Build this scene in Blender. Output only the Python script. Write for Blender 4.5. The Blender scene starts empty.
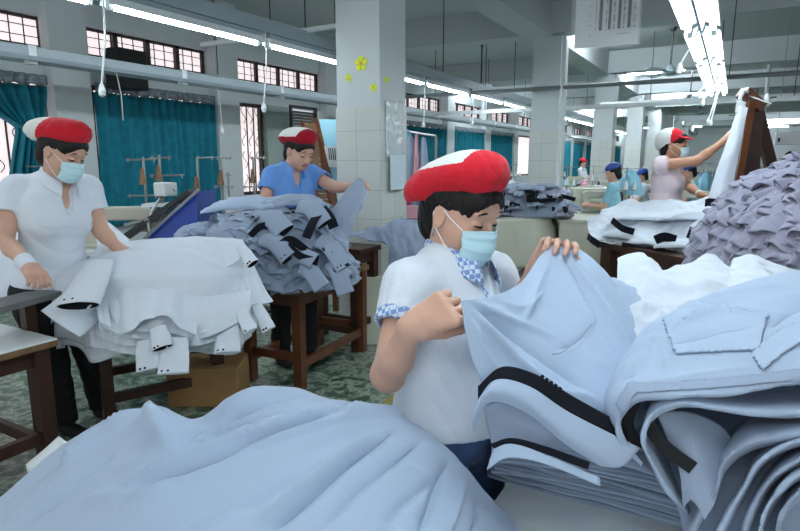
import bpy, math, random
import numpy as np
from mathutils import Vector, Matrix, noise
random.seed(7)
PI = math.pi
SC = bpy.context.scene
COL = SC.collection
# ------------------------------------------------------------ camera, sky, exposure
YAW, PITCH, FPX, CAMZ = math.radians(29.7), math.radians(10.3), 578.0, 1.45
cam_data = bpy.data.cameras.new('camera')
cam_data.sensor_width = 36.0
cam_data.lens = 36.0 * FPX / 800.0
cam_data.clip_start = 0.05
cam = bpy.data.objects.new('camera', cam_data)
COL.objects.link(cam)
cam.location = (0, 0, CAMZ)
cam.rotation_euler = (PI / 2 - PITCH, 0, YAW)
SC.camera = cam
world = bpy.data.worlds.new('daylight')
SC.world = world
world.use_nodes = True
world.node_tree.nodes['Background'].inputs[0].default_value = (0.90, 0.96, 1.0, 1)
world.node_tree.nodes['Background'].inputs[1].default_value = 0.85
SC.view_settings.view_transform = 'Standard'
SC.view_settings.look = 'None'
SC.view_settings.gamma = 1.0
SC.view_settings.use_curve_mapping = False
SC.view_settings.exposure = 0.27
SC.cycles.max_bounces = 6
SC.cycles.use_denoising = True
TUBE_POWER = 46.0
# ------------------------------------------------------------ measuring helpers
_R = Matrix.Rotation(YAW, 3, 'Z') @ Matrix.Rotation(PI / 2 - PITCH, 3, 'X')
EYE = Vector((0, 0, CAMZ))
def ray(px, py):
    return _R @ Vector(((px - 400) / FPX, (265.5 - py) / FPX, -1.0))
def P(px, py, d):
    return EYE + ray(px, py) * d
def atZ(px, py, z):
    r = ray(px, py)
    return EYE + r * ((z - CAMZ) / r.z)
def atX(px, py, x):
    r = ray(px, py)
    return EYE + r * (x / r.x)
def atY(px, py, y):
    r = ray(px, py)
    return EYE + r * (y / r.y)
# ------------------------------------------------------------ materials
def srgb(r, g, b):
    f = lambda c: (c / 255.0) / 12.92 if c <= 10 else (((c / 255.0) + 0.055) / 1.055) ** 2.4
    return (f(r), f(g), f(b), 1.0)
def mat(name, rgb, rough=0.6, metal=0.0, emit=None, estr=0.0, var=0.0, vscale=6.0, bump=0.0, bscale=80.0, sheen=0.0, spec=0.5, alpha=1.0, trans=0.0):
    m = bpy.data.materials.new(name)
    m.use_nodes = True
    nt = m.node_tree
    b = nt.nodes['Principled BSDF']
    c = srgb(*rgb)
    b.inputs['Base Color'].default_value = c
    b.inputs['Roughness'].default_value = rough
    b.inputs['Metallic'].default_value = metal
    b.inputs['Specular IOR Level'].default_value = spec
    if sheen:
        b.inputs['Sheen Weight'].default_value = sheen
    if alpha < 1: b.inputs['Alpha'].default_value = alpha
    if trans: b.inputs['Transmission Weight'].default_value = trans
    if emit:
        b.inputs['Emission Color'].default_value = srgb(*emit)
        b.inputs['Emission Strength'].default_value = estr
    tc = None
    if var or bump:
        tc = nt.nodes.new('ShaderNodeTexCoord')
    if var:
        n = nt.nodes.new('ShaderNodeTexNoise')
        n.inputs['Scale'].default_value = vscale
        n.inputs['Detail'].default_value = 5
        nt.links.new(tc.outputs['Object'], n.inputs['Vector'])
        r = nt.nodes.new('ShaderNodeValToRGB')
        r.color_ramp.elements[0].position = 0.3
        r.color_ramp.elements[1].position = 0.7
        r.color_ramp.elements[0].color = tuple(x * (1 - var) for x in c[:3]) + (1,)
        r.color_ramp.elements[1].color = tuple(min(1, x * (1 + var)) for x in c[:3]) + (1,)
        nt.links.new(n.outputs['Fac'], r.inputs['Fac'])
        nt.links.new(r.outputs['Color'], b.inputs['Base Color'])
    if bump:
        n2 = nt.nodes.new('ShaderNodeTexNoise')
        n2.inputs['Scale'].default_value = bscale
        n2.inputs['Detail'].default_value = 4
        nt.links.new(tc.outputs['Object'], n2.inputs['Vector'])
        bp = nt.nodes.new('ShaderNodeBump')
        bp.inputs['Strength'].default_value = bump
        bp.inputs['Distance'].default_value = 0.01
        nt.links.new(n2.outputs['Fac'], bp.inputs['Height'])
        nt.links.new(bp.outputs['Normal'], b.inputs['Normal'])
    return m
def cloth(name, rgb, var=0.03):
    return mat(name, rgb, rough=0.92, var=var, vscale=3.0, bump=0.25, bscale=22.0, sheen=0.12, spec=0.15)
M = dict(
    wall=mat('painted_plaster', (200, 208, 210), 0.8, var=0.03, vscale=1.3),
    ceil=mat('ceiling_plaster', (188, 196, 198), 0.85, var=0.03, vscale=0.8),
    white_paint=mat('white_paint', (214, 220, 222), 0.5),
    tile=mat('wall_tile', (208, 212, 208), 0.25),
    rail=mat('grey_blue_enamel', (150, 165, 172), 0.4),
    steel=mat('brushed_steel', (150, 152, 150), 0.35, metal=0.8),
    darksteel=mat('dark_steel', (60, 62, 62), 0.45, metal=0.5),
    ceiltube=mat('lit_ceiling_tube', (255, 255, 255), 0.3, emit=(236, 247, 255), estr=TUBE_POWER * 5.5),
    tube2=mat('lit_tube_of_short_row', (255, 255, 255), 0.3, emit=(236, 247, 255), estr=TUBE_POWER * .6),
    tube=mat('lit_tube', (255, 255, 255), 0.3, emit=(236, 247, 255), estr=TUBE_POWER),
    reflector=mat('reflector_enamel', (225, 232, 235), 0.35),
    bluewhite=cloth('white_cotton', (216, 224, 233), 0.015),
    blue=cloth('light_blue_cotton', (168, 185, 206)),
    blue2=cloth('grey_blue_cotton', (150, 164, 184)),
    lav=cloth('lavender_grey_cotton', (158, 158, 176), 0.05),
    navy=cloth('navy_lining', (22, 25, 34)),
    teal=mat('teal_curtain_cloth', (10, 122, 142), 0.85, var=0.18, vscale=9.0, bump=0.2, bscale=30),
    valance=mat('patterned_valance', (120, 132, 140), 0.85, var=0.45, vscale=22.0),
    wood=mat('dark_brown_wood', (62, 36, 24), 0.45, var=0.35, vscale=7.0, bump=0.15, bscale=30),
    woodedge=mat('worn_wood_edge', (122, 92, 62), 0.6, var=0.25, vscale=14.0),
    brown=mat('varnished_brown_wood', (96, 54, 30), 0.35, var=0.3, vscale=6.0),
    laminate=mat('white_laminate', (226, 232, 232), 0.35, var=0.03, vscale=3),
    glass=mat('bright_frosted_pane', (240, 232, 232), 0.6, emit=(248, 232, 234), estr=.78),
    iron=mat('dark_window_iron', (58, 52, 50), 0.6),
    skin=mat('skin', (206, 163, 141), 0.5, var=0.05, vscale=7.0, sheen=0.05, spec=0.35),
    skin2=mat('warm_tan_skin', (186, 136, 108), 0.5, var=0.05, vscale=7.0, sheen=0.05, spec=0.35),
    hair=mat('black_hair', (17, 13, 12), 0.5, bump=0.15, bscale=60, spec=0.3),
    red=cloth('red_cotton', (198, 34, 48)),
    darkred=cloth('crimson_cotton', (158, 22, 40)),
    capwhite=cloth('cap_white_cotton', (220, 222, 216)),
    mask=mat('pale_blue_mask_paper', (194, 230, 238), 0.85, spec=0.2),
    maskwhite=mat('mask_white_elastic', (235, 240, 242), 0.8),
    eyes=mat('eye_dark', (28, 20, 18), 0.2),
    eyewhite=mat('eye_white', (215, 208, 200), 0.3),
    lip=mat('lip', (176, 108, 98), 0.45),
    jeans=cloth('blue_denim', (66, 88, 126), 0.3),
    black=mat('black_cloth', (20, 20, 24), 0.8),
    yellow=mat('yellow_paper', (224, 236, 20), 0.6),
    orange=mat('orange_paper', (226, 160, 30), 0.6),
    plastic=mat('pale_plastic', (214, 220, 220), 0.35),
    machine=mat('sewing_machine_enamel', (186, 184, 168), 0.35),
    cobalt=mat('cobalt_blue_metal', (24, 62, 150), 0.35, var=0.15, vscale=20),
    kraft=mat('brown_cardboard', (150, 116, 72), 0.8, var=0.1),
    cream=mat('cream_board', (206, 208, 190), 0.6, var=0.03),
    skyblue=cloth('sky_blue_cloth', (142, 196, 216)),
    skyboard=mat('sky_blue_board', (150, 205, 222), 0.5),
    magenta=cloth('magenta_cloth', (170, 30, 110)),
    pinkcloth=cloth('pink_cloth', (226, 170, 180)),
    paper=mat('printed_paper', (214, 220, 222), 0.6),
    ink=mat('dark_ink', (40, 46, 54), 0.7),
    rubber=mat('black_rubber', (24, 24, 24), 0.7),
)
# ------------------------------------------------------------ mesh building
class MB:
    def __init__(self):
        self.v = []; self.f = []; self.mi = []
    def add(self, vs, fs, mi=0):
        n = len(self.v)
        self.v += [tuple(p) for p in vs]
        self.f += [tuple(i + n for i in f) for f in fs]
        self.mi += [mi] * len(fs)
        return self
    def box(self, lo, hi, mi=0, bev=0.0):
        x0, y0, z0 = lo; x1, y1, z1 = hi
        vs = [(x0, y0, z0), (x1, y0, z0), (x1, y1, z0), (x0, y1, z0), (x0, y0, z1), (x1, y0, z1), (x1, y1, z1), (x0, y1, z1)]
        return self.add(vs, [(0, 3, 2, 1), (4, 5, 6, 7), (0, 1, 5, 4), (1, 2, 6, 5), (2, 3, 7, 6), (3, 0, 4, 7)], mi)
    def bar(self, a, b, w, h, up=(0, 0, 1), mi=0, w2=None, h2=None):
        a = Vector(a); b = Vector(b); d = (b - a).normalized(); up = Vector(up)
        s = d.cross(up)
        if s.length < 1e-4: s = d.cross(Vector((1, 0, 0)))
        s.normalize(); u = s.cross(d).normalized()
        w2 = w if w2 is None else w2; h2 = h if h2 is None else h2
        vs = []
        for p, ww, hh in ((a, w, h), (b, w2, h2)):
            for i, j in ((-1, -1), (1, -1), (1, 1), (-1, 1)):
                vs.append(p + s * (i * ww / 2) + u * (j * hh / 2))
        return self.add(vs, [(0, 1, 2, 3), (7, 6, 5, 4), (0, 4, 5, 1), (1, 5, 6, 2), (2, 6, 7, 3), (3, 7, 4, 0)], mi)
    def tube(self, pts, r, n=8, mi=0, cap=True):
        pts = [Vector(p) for p in pts]
        rs = r if isinstance(r, (list, tuple)) else [r] * len(pts)
        d = (pts[1] - pts[0]).normalized()
        s = d.cross(Vector((0, 0, 1)))
        if s.length < 1e-3: s = d.cross(Vector((1, 0, 0)))
        s.normalize()
        vs = []
        for i, p in enumerate(pts):
            if i == 0: d = pts[1] - pts[0]
            elif i == len(pts) - 1: d = pts[-1] - pts[-2]
            else: d = pts[i + 1] - pts[i - 1]
            d.normalize()
            s = (s - d * s.dot(d)).normalized(); u = d.cross(s)
            for k in range(n):
                a = 2 * PI * k / n
                vs.append(p + (s * math.cos(a) + u * math.sin(a)) * rs[i])
        fs = []
        for i in range(len(pts) - 1):
            for k in range(n):
                k2 = (k + 1) % n
                fs.append((i * n + k, i * n + k2, (i + 1) * n + k2, (i + 1) * n + k))
        if cap:
            fs.append(tuple(range(n - 1, -1, -1)))
            fs.append(tuple(range((len(pts) - 1) * n, len(pts) * n)))
        return self.add(vs, fs, mi)
    def lathe(self, c, prof, n=20, axis=(0, 0, 1), mi=0):
        c = Vector(c); ax = Vector(axis).normalized()
        s = ax.cross(Vector((1, 0, 0)) if abs(ax.x) < 0.9 else Vector((0, 1, 0))).normalized(); u = ax.cross(s)
        vs = []
        for r, h in prof:
            for k in range(n):
                a = 2 * PI * k / n
                vs.append(c + ax * h + (s * math.cos(a) + u * math.sin(a)) * r)
        fs = []
        for i in range(len(prof) - 1):
            for k in range(n):
                k2 = (k + 1) % n
                fs.append((i * n + k, i * n + k2, (i + 1) * n + k2, (i + 1) * n + k))
        fs.append(tuple(range(n - 1, -1, -1)))
        fs.append(tuple(range((len(prof) - 1) * n, len(prof) * n)))
        return self.add(vs, fs, mi)
    def prism(self, poly, off, mi=0):
        n = len(poly); off = Vector(off)
        vs = [Vector(p) for p in poly] + [Vector(p) + off for p in poly]
        fs = [tuple(range(n - 1, -1, -1)), tuple(range(n, 2 * n))]
        fs += [(k, (k + 1) % n, n + (k + 1) % n, n + k) for k in range(n)]
        return self.add(vs, fs, mi)
WORLD = {}
def org(o):
    return WORLD.get(o.name, Vector((0, 0, 0)))
def raw(name, v, f, mats, parent=None, smooth=True, mi=None, solid=0.0, bevel=0.0, sub=0, angle=None, origin=None):
    v = np.asarray(v, dtype=np.float64).reshape(-1, 3)
    lo = v.min(0); hi = v.max(0)
    o0 = Vector(origin) if origin is not None else Vector(((lo[0] + hi[0]) / 2, (lo[1] + hi[1]) / 2, lo[2]))
    me = bpy.data.meshes.new(name)
    me.from_pydata((v - np.array(o0)).tolist(), [], f if isinstance(f, list) else f.tolist())
    if not isinstance(mats, (list, tuple)): mats = [mats]
    for m in mats: me.materials.append(M[m] if isinstance(m, str) else m)
    if mi is not None and len(mats) > 1:
        me.polygons.foreach_set('material_index', np.asarray(mi, dtype=np.int32))
    if smooth:
        me.polygons.foreach_set('use_smooth', [True] * len(me.polygons))
    me.update()
    ob = bpy.data.objects.new(name, me)
    COL.objects.link(ob)
    if parent is not None:
        ob.parent = parent
        ob.location = o0 - org(parent)
    else:
        ob.location = o0
    WORLD[ob.name] = o0.copy()
    if smooth and angle:
        try:
            me.set_sharp_from_angle(angle=math.radians(angle))
        except Exception: pass
    if solid:
        md = ob.modifiers.new('thickness', 'SOLIDIFY'); md.thickness = solid; md.offset = 0
    if bevel:
        md = ob.modifiers.new('bevel', 'BEVEL'); md.width = bevel; md.segments = 2; md.limit_method = 'ANGLE'
    if sub:
        md = ob.modifiers.new('sub', 'SUBSURF'); md.levels = sub; md.render_levels = sub
    return ob
def obj(name, mb, mats, parent=None, smooth=False, bevel=0.0, angle=None, **kw):
    return raw(name, mb.v, mb.f, mats, parent, smooth=smooth or bool(angle), mi=mb.mi, bevel=bevel, angle=angle, **kw)
def thing(name, label, cat, loc=(0, 0, 0), group=None):
    o = bpy.data.objects.new(name, None)
    o.empty_display_size = 0.1
    COL.objects.link(o)
    o.location = loc
    WORLD[o.name] = Vector(loc)
    o['label'] = label; o['category'] = cat
    if group: o['group'] = group
    return o
def tag(o, label, cat, group=None, kind=None):
    o['label'] = label; o['category'] = cat
    if group: o['group'] = group
    if kind: o['kind'] = kind
    return o
def struct(name, mb, mats, label=None, parent=None, **kw):
    o = obj(name, mb, mats, parent, **kw)
    if parent is None: o['kind'] = 'structure'
    if label: o['label'] = label; 
    if parent is None: o['category'] = name.split('_')[0]
    return o
def dup(root, loc, rotz=0.0, label=None, group=None, scale=None):
    r = root.copy(); COL.objects.link(r)
    r.location = loc; r.rotation_euler = (0, 0, rotz)
    WORLD[r.name] = Vector(loc)
    if scale: r.scale = (scale,) * 3
    if label: r['label'] = label
    if group: r['group'] = group
    for ch in list(root.children):
        c = ch.copy(); COL.objects.link(c); c.parent = r
        for g in ch.children:
            d = g.copy(); COL.objects.link(d); d.parent = c
    return r
# ------------------------------------------------------------ cloth patches
def smooth_noise(v, seed, freq):
    """cheap vectorised value-like noise: sum of rotated sines with domain warp"""
    rs = np.random.RandomState(seed)
    out = np.zeros(len(v))
    w = v * freq
    for o in range(4):
        A = rs.normal(size=(3, 3)); ph = rs.uniform(0, 6.28, 3)
        q = w @ A * (1.0 + 0.35 * o) + ph
        out += np.sin(q[:, 0] + 1.3 * np.sin(q[:, 1])) * np.cos(0.7 * q[:, 2]) / (1 + 0.6 * o)
    return out / 2.0
def cr(P4, n):
    """Catmull-Rom resample of control rows: array (k, m, 3) along axis 0 to n samples"""
    k = P4.shape[0]
    if k == 2:
        t = np.linspace(0, 1, n)[:, None, None]
        return P4[0][None] * (1 - t) + P4[1][None] * t
    ext = np.concatenate([2 * P4[:1] - P4[1:2], P4, 2 * P4[-1:] - P4[-2:-1]])
    ts = np.linspace(0, k - 1, n)
    i = np.minimum(ts.astype(int), k - 2); t = (ts - i)[:, None, None]
    a, b, c, d = ext[i], ext[i + 1], ext[i + 2], ext[i + 3]
    return 0.5 * (2 * b + (c - a) * t + (2 * a - 5 * b + 4 * c - d) * t ** 2 + (3 * b - a - 3 * c + d) * t ** 3)
def grid_faces(nu, nv):
    i = np.arange(nu - 1)[:, None]; j = np.arange(nv - 1)[None]
    a = i * nv + j
    return np.stack([a, a + nv, a + nv + 1, a + 1], -1).reshape(-1, 4)
def grid_normals(G):
    du = np.gradient(G, axis=0); dv = np.gradient(G, axis=1)
    n = np.cross(du, dv); n /= (np.linalg.norm(n, axis=2, keepdims=True) + 1e-9)
    return n
def net(rows, nu=60, nv=60):
    C = np.array([[tuple(p) for p in r] for r in rows], dtype=float)
    C = cr(C, nu); C = cr(C.transpose(1, 0, 2), nv).transpose(1, 0, 2)
    return C
def to_px(G):
    q = (G.reshape(-1, 3) - np.array(tuple(EYE))) @ np.array(_R)
    return np.stack([400 + q[:, 0] / -q[:, 2] * FPX, 265.5 - q[:, 1] / -q[:, 2] * FPX], 1)
def strokes_disp(G, strokes):
    """ridges along lines drawn on the surface; (points, width, height, skew) acting along the surface normal"""
    N = grid_normals(G)
    if N[..., 2].mean() < 0: N = -N
    D = np.zeros(G.shape[:2])
    flat = G.reshape(-1, 3); pxy = to_px(G)
    for pts, w, h, sk in strokes:
        pq = to_px(np.array([[tuple(p) for p in pts]], float))
        C = cr(np.array([tuple(p) + (0,) for p in pq], float)[:, None, :], 5 * len(pts))[:, 0, :2]
        pts = []
        for c in C:
            e = ((pxy - c) ** 2).sum(1); near_ = np.where(e < max(9.0, e.min() * 1.5))[0]
            pts.append(flat[near_[np.argmin(np.linalg.norm(flat[near_] - np.array(tuple(EYE)), axis=1) + np.sqrt(e[near_]) * .004)]])
        pts = np.array(pts)
        for _ in range(4): pts[1:-1] = (pts[:-2] + 2 * pts[1:-1] + pts[2:]) / 4
        best = np.full(G.shape[:2], 1e9); side = np.zeros(G.shape[:2]); par = np.zeros(G.shape[:2])
        L = len(pts) - 1
        for i in range(L):
            a, b = pts[i], pts[i + 1]; ab = b - a; l2 = (ab ** 2).sum()
            if l2 < 1e-8: continue
            t = np.clip(((G - a) @ ab) / l2, 0, 1)
            q = G - (a + t[..., None] * ab)
            d = np.linalg.norm(q, axis=-1)
            s = np.sign((np.cross(np.broadcast_to(ab, q.shape), q) * N).sum(-1))
            m = d < best
            best[m] = d[m]; side[m] = s[m]; par[m] = ((i + t) / L)[m]
        fade = np.clip(np.minimum(par, 1 - par) * 4, 0, 1); fade = fade * fade * (3 - 2 * fade)
        ww = np.where(side > 0, w * (1 + sk), w * (1 - sk))
        D += h * np.exp(-(best / ww) ** 1.15) * (0.1 + 0.9 * fade)
    return G + N * D[..., None]
def wrinkle(G, amp, freq, seed, aniso=None, edge=0.0):
    sh = G.shape
    v = G.reshape(-1, 3)
    if aniso is not None:
        a = np.array(aniso, float); a /= np.linalg.norm(a)
        v = v - np.outer(v @ a, a) * 0.75
    n1 = smooth_noise(v, seed, freq); n2 = smooth_noise(v, seed + 1, freq * 2.1)
    r = (1 - np.abs(n1)) ** 2 * 0.9 + 0.45 * n2 - 0.4
    N = grid_normals(G)
    return G + N * (amp * r.reshape(sh[:2]))[..., None]
def sheet(name, G, mats, parent=None, solid=0.003, flip=False, mi=None, hole=None, sub=0):
    f = grid_faces(*G.shape[:2])
    if hole is not None:
        keep = ~hole(G[:-1, :-1]).reshape(-1)
        f = f[keep]
        if mi is not None: mi = np.asarray(mi)[keep]
    return raw(name, G.reshape(-1, 3), f, mats, parent, solid=solid, mi=mi, sub=sub)
# ------------------------------------------------------------ the hall
XW, CZ, BZ, XC = -6.5, 3.62, 3.18, -2.6
YEND = 46.0
def floor_mat():
    m = mat('green_marbled_floor', (90, 110, 96), 0.35)
    nt = m.node_tree; b = nt.nodes['Principled BSDF']
    tc = nt.nodes.new('ShaderNodeTexCoord')
    n = nt.nodes.new('ShaderNodeTexNoise'); n.inputs['Scale'].default_value = 14.0; n.inputs['Detail'].default_value = 3.0; n.inputs['Distortion'].default_value = 0.3
    nt.links.new(tc.outputs['Object'], n.inputs['Vector'])
    r = nt.nodes.new('ShaderNodeValToRGB'); r.color_ramp.interpolation = 'LINEAR'
    e = r.color_ramp.elements
    e[0].position = 0.30; e[0].color = srgb(46, 66, 56)
    e[1].position = 0.43; e[1].color = srgb(84, 112, 92)
    for p, c in ((0.50, (116, 138, 118)), (0.56, (176, 186, 172)), (0.62, (128, 140, 124)), (0.75, (70, 90, 76))):
        x = e.new(p); x.color = srgb(*c)
    nt.links.new(n.outputs['Fac'], r.inputs['Fac'])
    br = nt.nodes.new('ShaderNodeTexBrick'); br.offset = 0
    br.inputs['Scale'].default_value = 1.0; br.inputs['Brick Width'].default_value = 0.4; br.inputs['Row Height'].default_value = 0.4
    br.inputs['Mortar Size'].default_value = 0.004
    br.inputs['Color1'].default_value = (1, 1, 1, 1); br.inputs['Color2'].default_value = (0.9, 0.9, 0.9, 1); br.inputs['Mortar'].default_value = (0.35, 0.35, 0.33, 1)
    nt.links.new(tc.outputs['Object'], br.inputs['Vector'])
    mx = nt.nodes.new('ShaderNodeMix'); mx.data_type = 'RGBA'; mx.blend_type = 'MULTIPLY'; mx.inputs[0].default_value = 1.0
    nt.links.new(r.outputs['Color'], mx.inputs[6]); nt.links.new(br.outputs['Color'], mx.inputs[7])
    nt.links.new(mx.outputs[2], b.inputs['Base Color'])
    return m
M['floor'] = floor_mat()
struct('floor', MB().box((XW, -1.5, -0.06), (14, YEND, 0)), 'floor', 'green marbled tile floor of the workshop')
struct('ceiling', MB().box((XW, -1.5, CZ), (14, YEND, CZ + 0.1)), 'ceil', 'pale grey plaster ceiling')
# left wall with window openings: spans along Y (low windows + transoms)
ZS0, ZS1, ZT0, ZT1 = 0.92, 2.31, 2.63, 2.95
bays = [(a + 0.18, b + 0.28) for a, b in [(1.2, 3.52), (4.02, 5.72), (6.36, 8.28), (8.85, 10.65), (11.2, 13.25), (13.95, 15.9), (16.5, 18.4), (19.1, 21.0), (21.6, 23.5), (24.2, 26.1), (26.8, 28.7), (29.4, 31.3), (32, 34), (34.7, 36.6), (37.3, 39.2)]]
w = MB()
w.box((XW - 0.2, -1.5, 0), (XW, YEND, ZS0)); w.box((XW - 0.2, -1.5, ZS1), (XW, YEND, ZT0)); w.box((XW - 0.2, -1.5, ZT1), (XW, YEND, CZ))
yy = -1.5
for a, b in bays:
    w.box((XW - 0.2, yy, ZS0), (XW, a, ZS1)); w.box((XW - 0.2, yy, ZT0), (XW, a, ZT1)); yy = b
w.box((XW - 0.2, yy, ZS0), (XW, YEND, ZS1)); w.box((XW - 0.2, yy, ZT0), (XW, YEND, ZT1))
struct('wall_left', w, 'wall', 'long pale grey side wall with window openings')
struct('wall_back', MB().box((XW, YEND, 0), (14, YEND + 0.2, CZ)), 'wall', 'distant end wall of the hall')
struct('wall_right', MB().box((13.8, 6.0, 0), (14, YEND, CZ)), 'wall', 'plain pale wall on the far right side of the hall')
for i, y in enumerate((3.77, 6.04, 8.57, 10.92, 13.6, 16.2, 18.75, 21.3, 23.85, 26.45, 29.05, 31.65)):
    struct('trim_%d' % (i + 1), MB().box((XW, y - 0.06, 0), (XW + 0.16, y + 0.36, CZ)), 'wall', 'pale grey wall pilaster between two windows')
# transom windows
for i, (a, b) in enumerate(bays):
    root = MB().box((XW - 0.12, a, ZT0), (XW - 0.08, a + 0.04, ZT1))
    root.box((XW - 0.12, b - 0.04, ZT0), (XW - 0.08, b, ZT1)); root.box((XW - 0.12, a, ZT0), (XW - 0.08, b, ZT0 + 0.03)); root.box((XW - 0.12, a, ZT1 - 0.03), (XW - 0.08, b, ZT1))
    n = 4
    for k in range(1, n):
        y = a + (b - a) * k / n; root.box((XW - 0.12, y - 0.03, ZT0), (XW - 0.08, y + 0.03, ZT1))
    o = struct('window_%d' % (i + 1), root, 'iron', 'high barred transom window with dark frame')
    g = obj('pane', MB().box((XW - 0.16, a, ZT0), (XW - 0.15, b, ZT1)), 'glass', o)
    bars = MB()
    m_ = int((b - a) / 0.14)
    for k in range(m_):
        y = a + (b - a) * (k + 0.5) / m_; bars.box((XW - 0.07, y - 0.005, ZT0), (XW - 0.06, y + 0.005, ZT1))
    for z in (0.33, 0.66): bars.box((XW - 0.07, a, ZT0 + (ZT1 - ZT0) * z - 0.004), (XW - 0.06, b, ZT0 + (ZT1 - ZT0) * z + 0.004))
    obj('window_bars', bars, 'iron', o)
# low windows
for i, (a, b) in enumerate(bays):
    if i == 2: a1, b1 = 6.53, 7.11
    else: a1, b1 = a, b
    root = MB()
    for y in (a1, b1 - 0.05): root.box((XW - 0.13, y, ZS0), (XW - 0.07, y + 0.05, ZS1))
    for z in (ZS0, ZS1 - 0.05): root.box((XW - 0.13, a1, z), (XW - 0.07, b1, z + 0.05))
    o = struct('window_%d' % (i + 21), root, 'iron', 'tall low window with dark iron grille')
    obj('pane', MB().box((XW - 0.17, a1, ZS0), (XW - 0.16, b1, ZS1)), 'glass', o)
    if i < 3:
        g = MB(); nb = 4 if i == 2 else 12
        for k in range(nb):
            y = a1 + (b1 - a1) * (k + 0.5) / nb
            g.box((XW - 0.06, y - 0.008, ZS0), (XW - 0.045, y + 0.008, ZS1))
            for q in range(4):
                zc = ZS0 + 0.2 + q * 0.34; s = 1 if q % 2 else -1; y2 = y + (b1 - a1) / nb * 0.5
                g.tube([(XW - 0.05, y2 + 0.045 * math.sin(t * 6.28) * s, zc - 0.13 + 0.26 * t) for t in np.linspace(0, 1, 9)], 0.006, 5)
        obj('iron_grille', g, 'iron', o)
# plain wall infill and louvered shutter beside the narrow grille window
struct('wall_infill', MB().box((XW - 0.1, 7.12, ZS0), (XW + 0.02, 7.66, ZS1)), mat('greyish_green_paint', (150, 166, 158), 0.6), 'grey green board filling part of the window opening')
sh = MB().box((XW - 0.02, 7.68, 0.3), (XW + 0.03, 7.73, 2.36)); sh.box((XW - 0.02, 8.35, 0.3), (XW + 0.03, 8.40, 2.36)); sh.box((XW - 0.02, 7.73, 2.31), (XW + 0.03, 8.35, 2.36)); sh.box((XW - 0.02, 7.73, 0.3), (XW + 0.03, 8.35, 0.36))
so = struct('door_1', sh, 'darksteel', 'dark louvered shutter door on the side wall')
sl = MB()
for k in range(40): sl.bar((XW + 0.005, 7.73, 0.38 + k * 0.048), (XW + 0.005, 8.35, 0.38 + k * 0.048), 0.004, 0.05, up=(0.6, 0, 0.8))
obj('louver_panel', sl, mat('louver_grey', (92, 96, 92), 0.5), so)
# beams
for xb in (XC, 5.6):
    struct('trim_beam_long', MB().box((xb - 0.2, -1.5, BZ), (xb + 0.2, YEND, CZ)), 'ceil', 'long pale ceiling beam running down the hall' + (' over the column row' if xb < 0 else ' on the far side'))
COLY = [4.25, 8.6, 12.9, 17.2, 21.5, 25.8, 30.1, 34.4]
for i, y in enumerate(COLY):
    struct('trim_beam_cross', MB().box((XW, y - 0.17, BZ + 0.02), (14, y + 0.17, CZ)), 'ceil', 'pale cross beam spanning the ceiling')
# columns
def column(i, x, y, wd, label):
    h = wd / 2
    o = struct('trim_column_%d' % i, MB().box((x - h, y - h, 1.88), (x + h, y + h, BZ)), 'wall', label)
    t = obj('column_tiling', MB().box((x - h - 0.008, y - h - 0.008, 0), (x + h + 0.008, y + h + 0.008, 1.88)), 'coltile', o)
    return o
def tile_mat():
    m = mat('square_column_tile', (206, 212, 208), 0.3)
    nt = m.node_tree; b = nt.nodes['Principled BSDF']
    tc = nt.nodes.new('ShaderNodeTexCoord')
    sx = nt.nodes.new('ShaderNodeSeparateXYZ'); nt.links.new(tc.outputs['Object'], sx.inputs[0])
    ad = nt.nodes.new('ShaderNodeMath'); nt.links.new(sx.outputs[0], ad.inputs[0]); nt.links.new(sx.outputs[1], ad.inputs[1])
    cx = nt.nodes.new('ShaderNodeCombineXYZ'); nt.links.new(ad.outputs[0], cx.inputs[0]); nt.links.new(sx.outputs[2], cx.inputs[1])
    br = nt.nodes.new('ShaderNodeTexBrick'); br.offset = 0
    br.inputs['Scale'].default_value = 1; br.inputs['Brick Width'].default_value = 0.233; br.inputs['Row Height'].default_value = 0.2413; br.inputs['Mortar Size'].default_value = 0.0025
    br.inputs['Color1'].default_value = srgb(200, 206, 200); br.inputs['Color2'].default_value = srgb(206, 210, 206); br.inputs['Mortar'].default_value = srgb(164, 170, 164)
    nt.links.new(cx.outputs[0], br.inputs['Vector']); nt.links.new(br.outputs['Color'], b.inputs['Base Color'])
    return m
M['coltile'] = tile_mat()
col1 = column(1, -2.73, 4.30, 0.42, 'white tiled column in front, with yellow flower stickers')
for i, y in enumerate(COLY[1:]):
    column(i + 2, XC + 0.14, y + 0.15, 0.40, 'white tiled column number further down the hall'.replace('number ', ''))
for i, y in enumerate((21.5, 25.8, 30.1, 34.4)):
    column(i + 12, 5.6, y, 0.46, 'distant white column on the far side of the hall')
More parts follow.
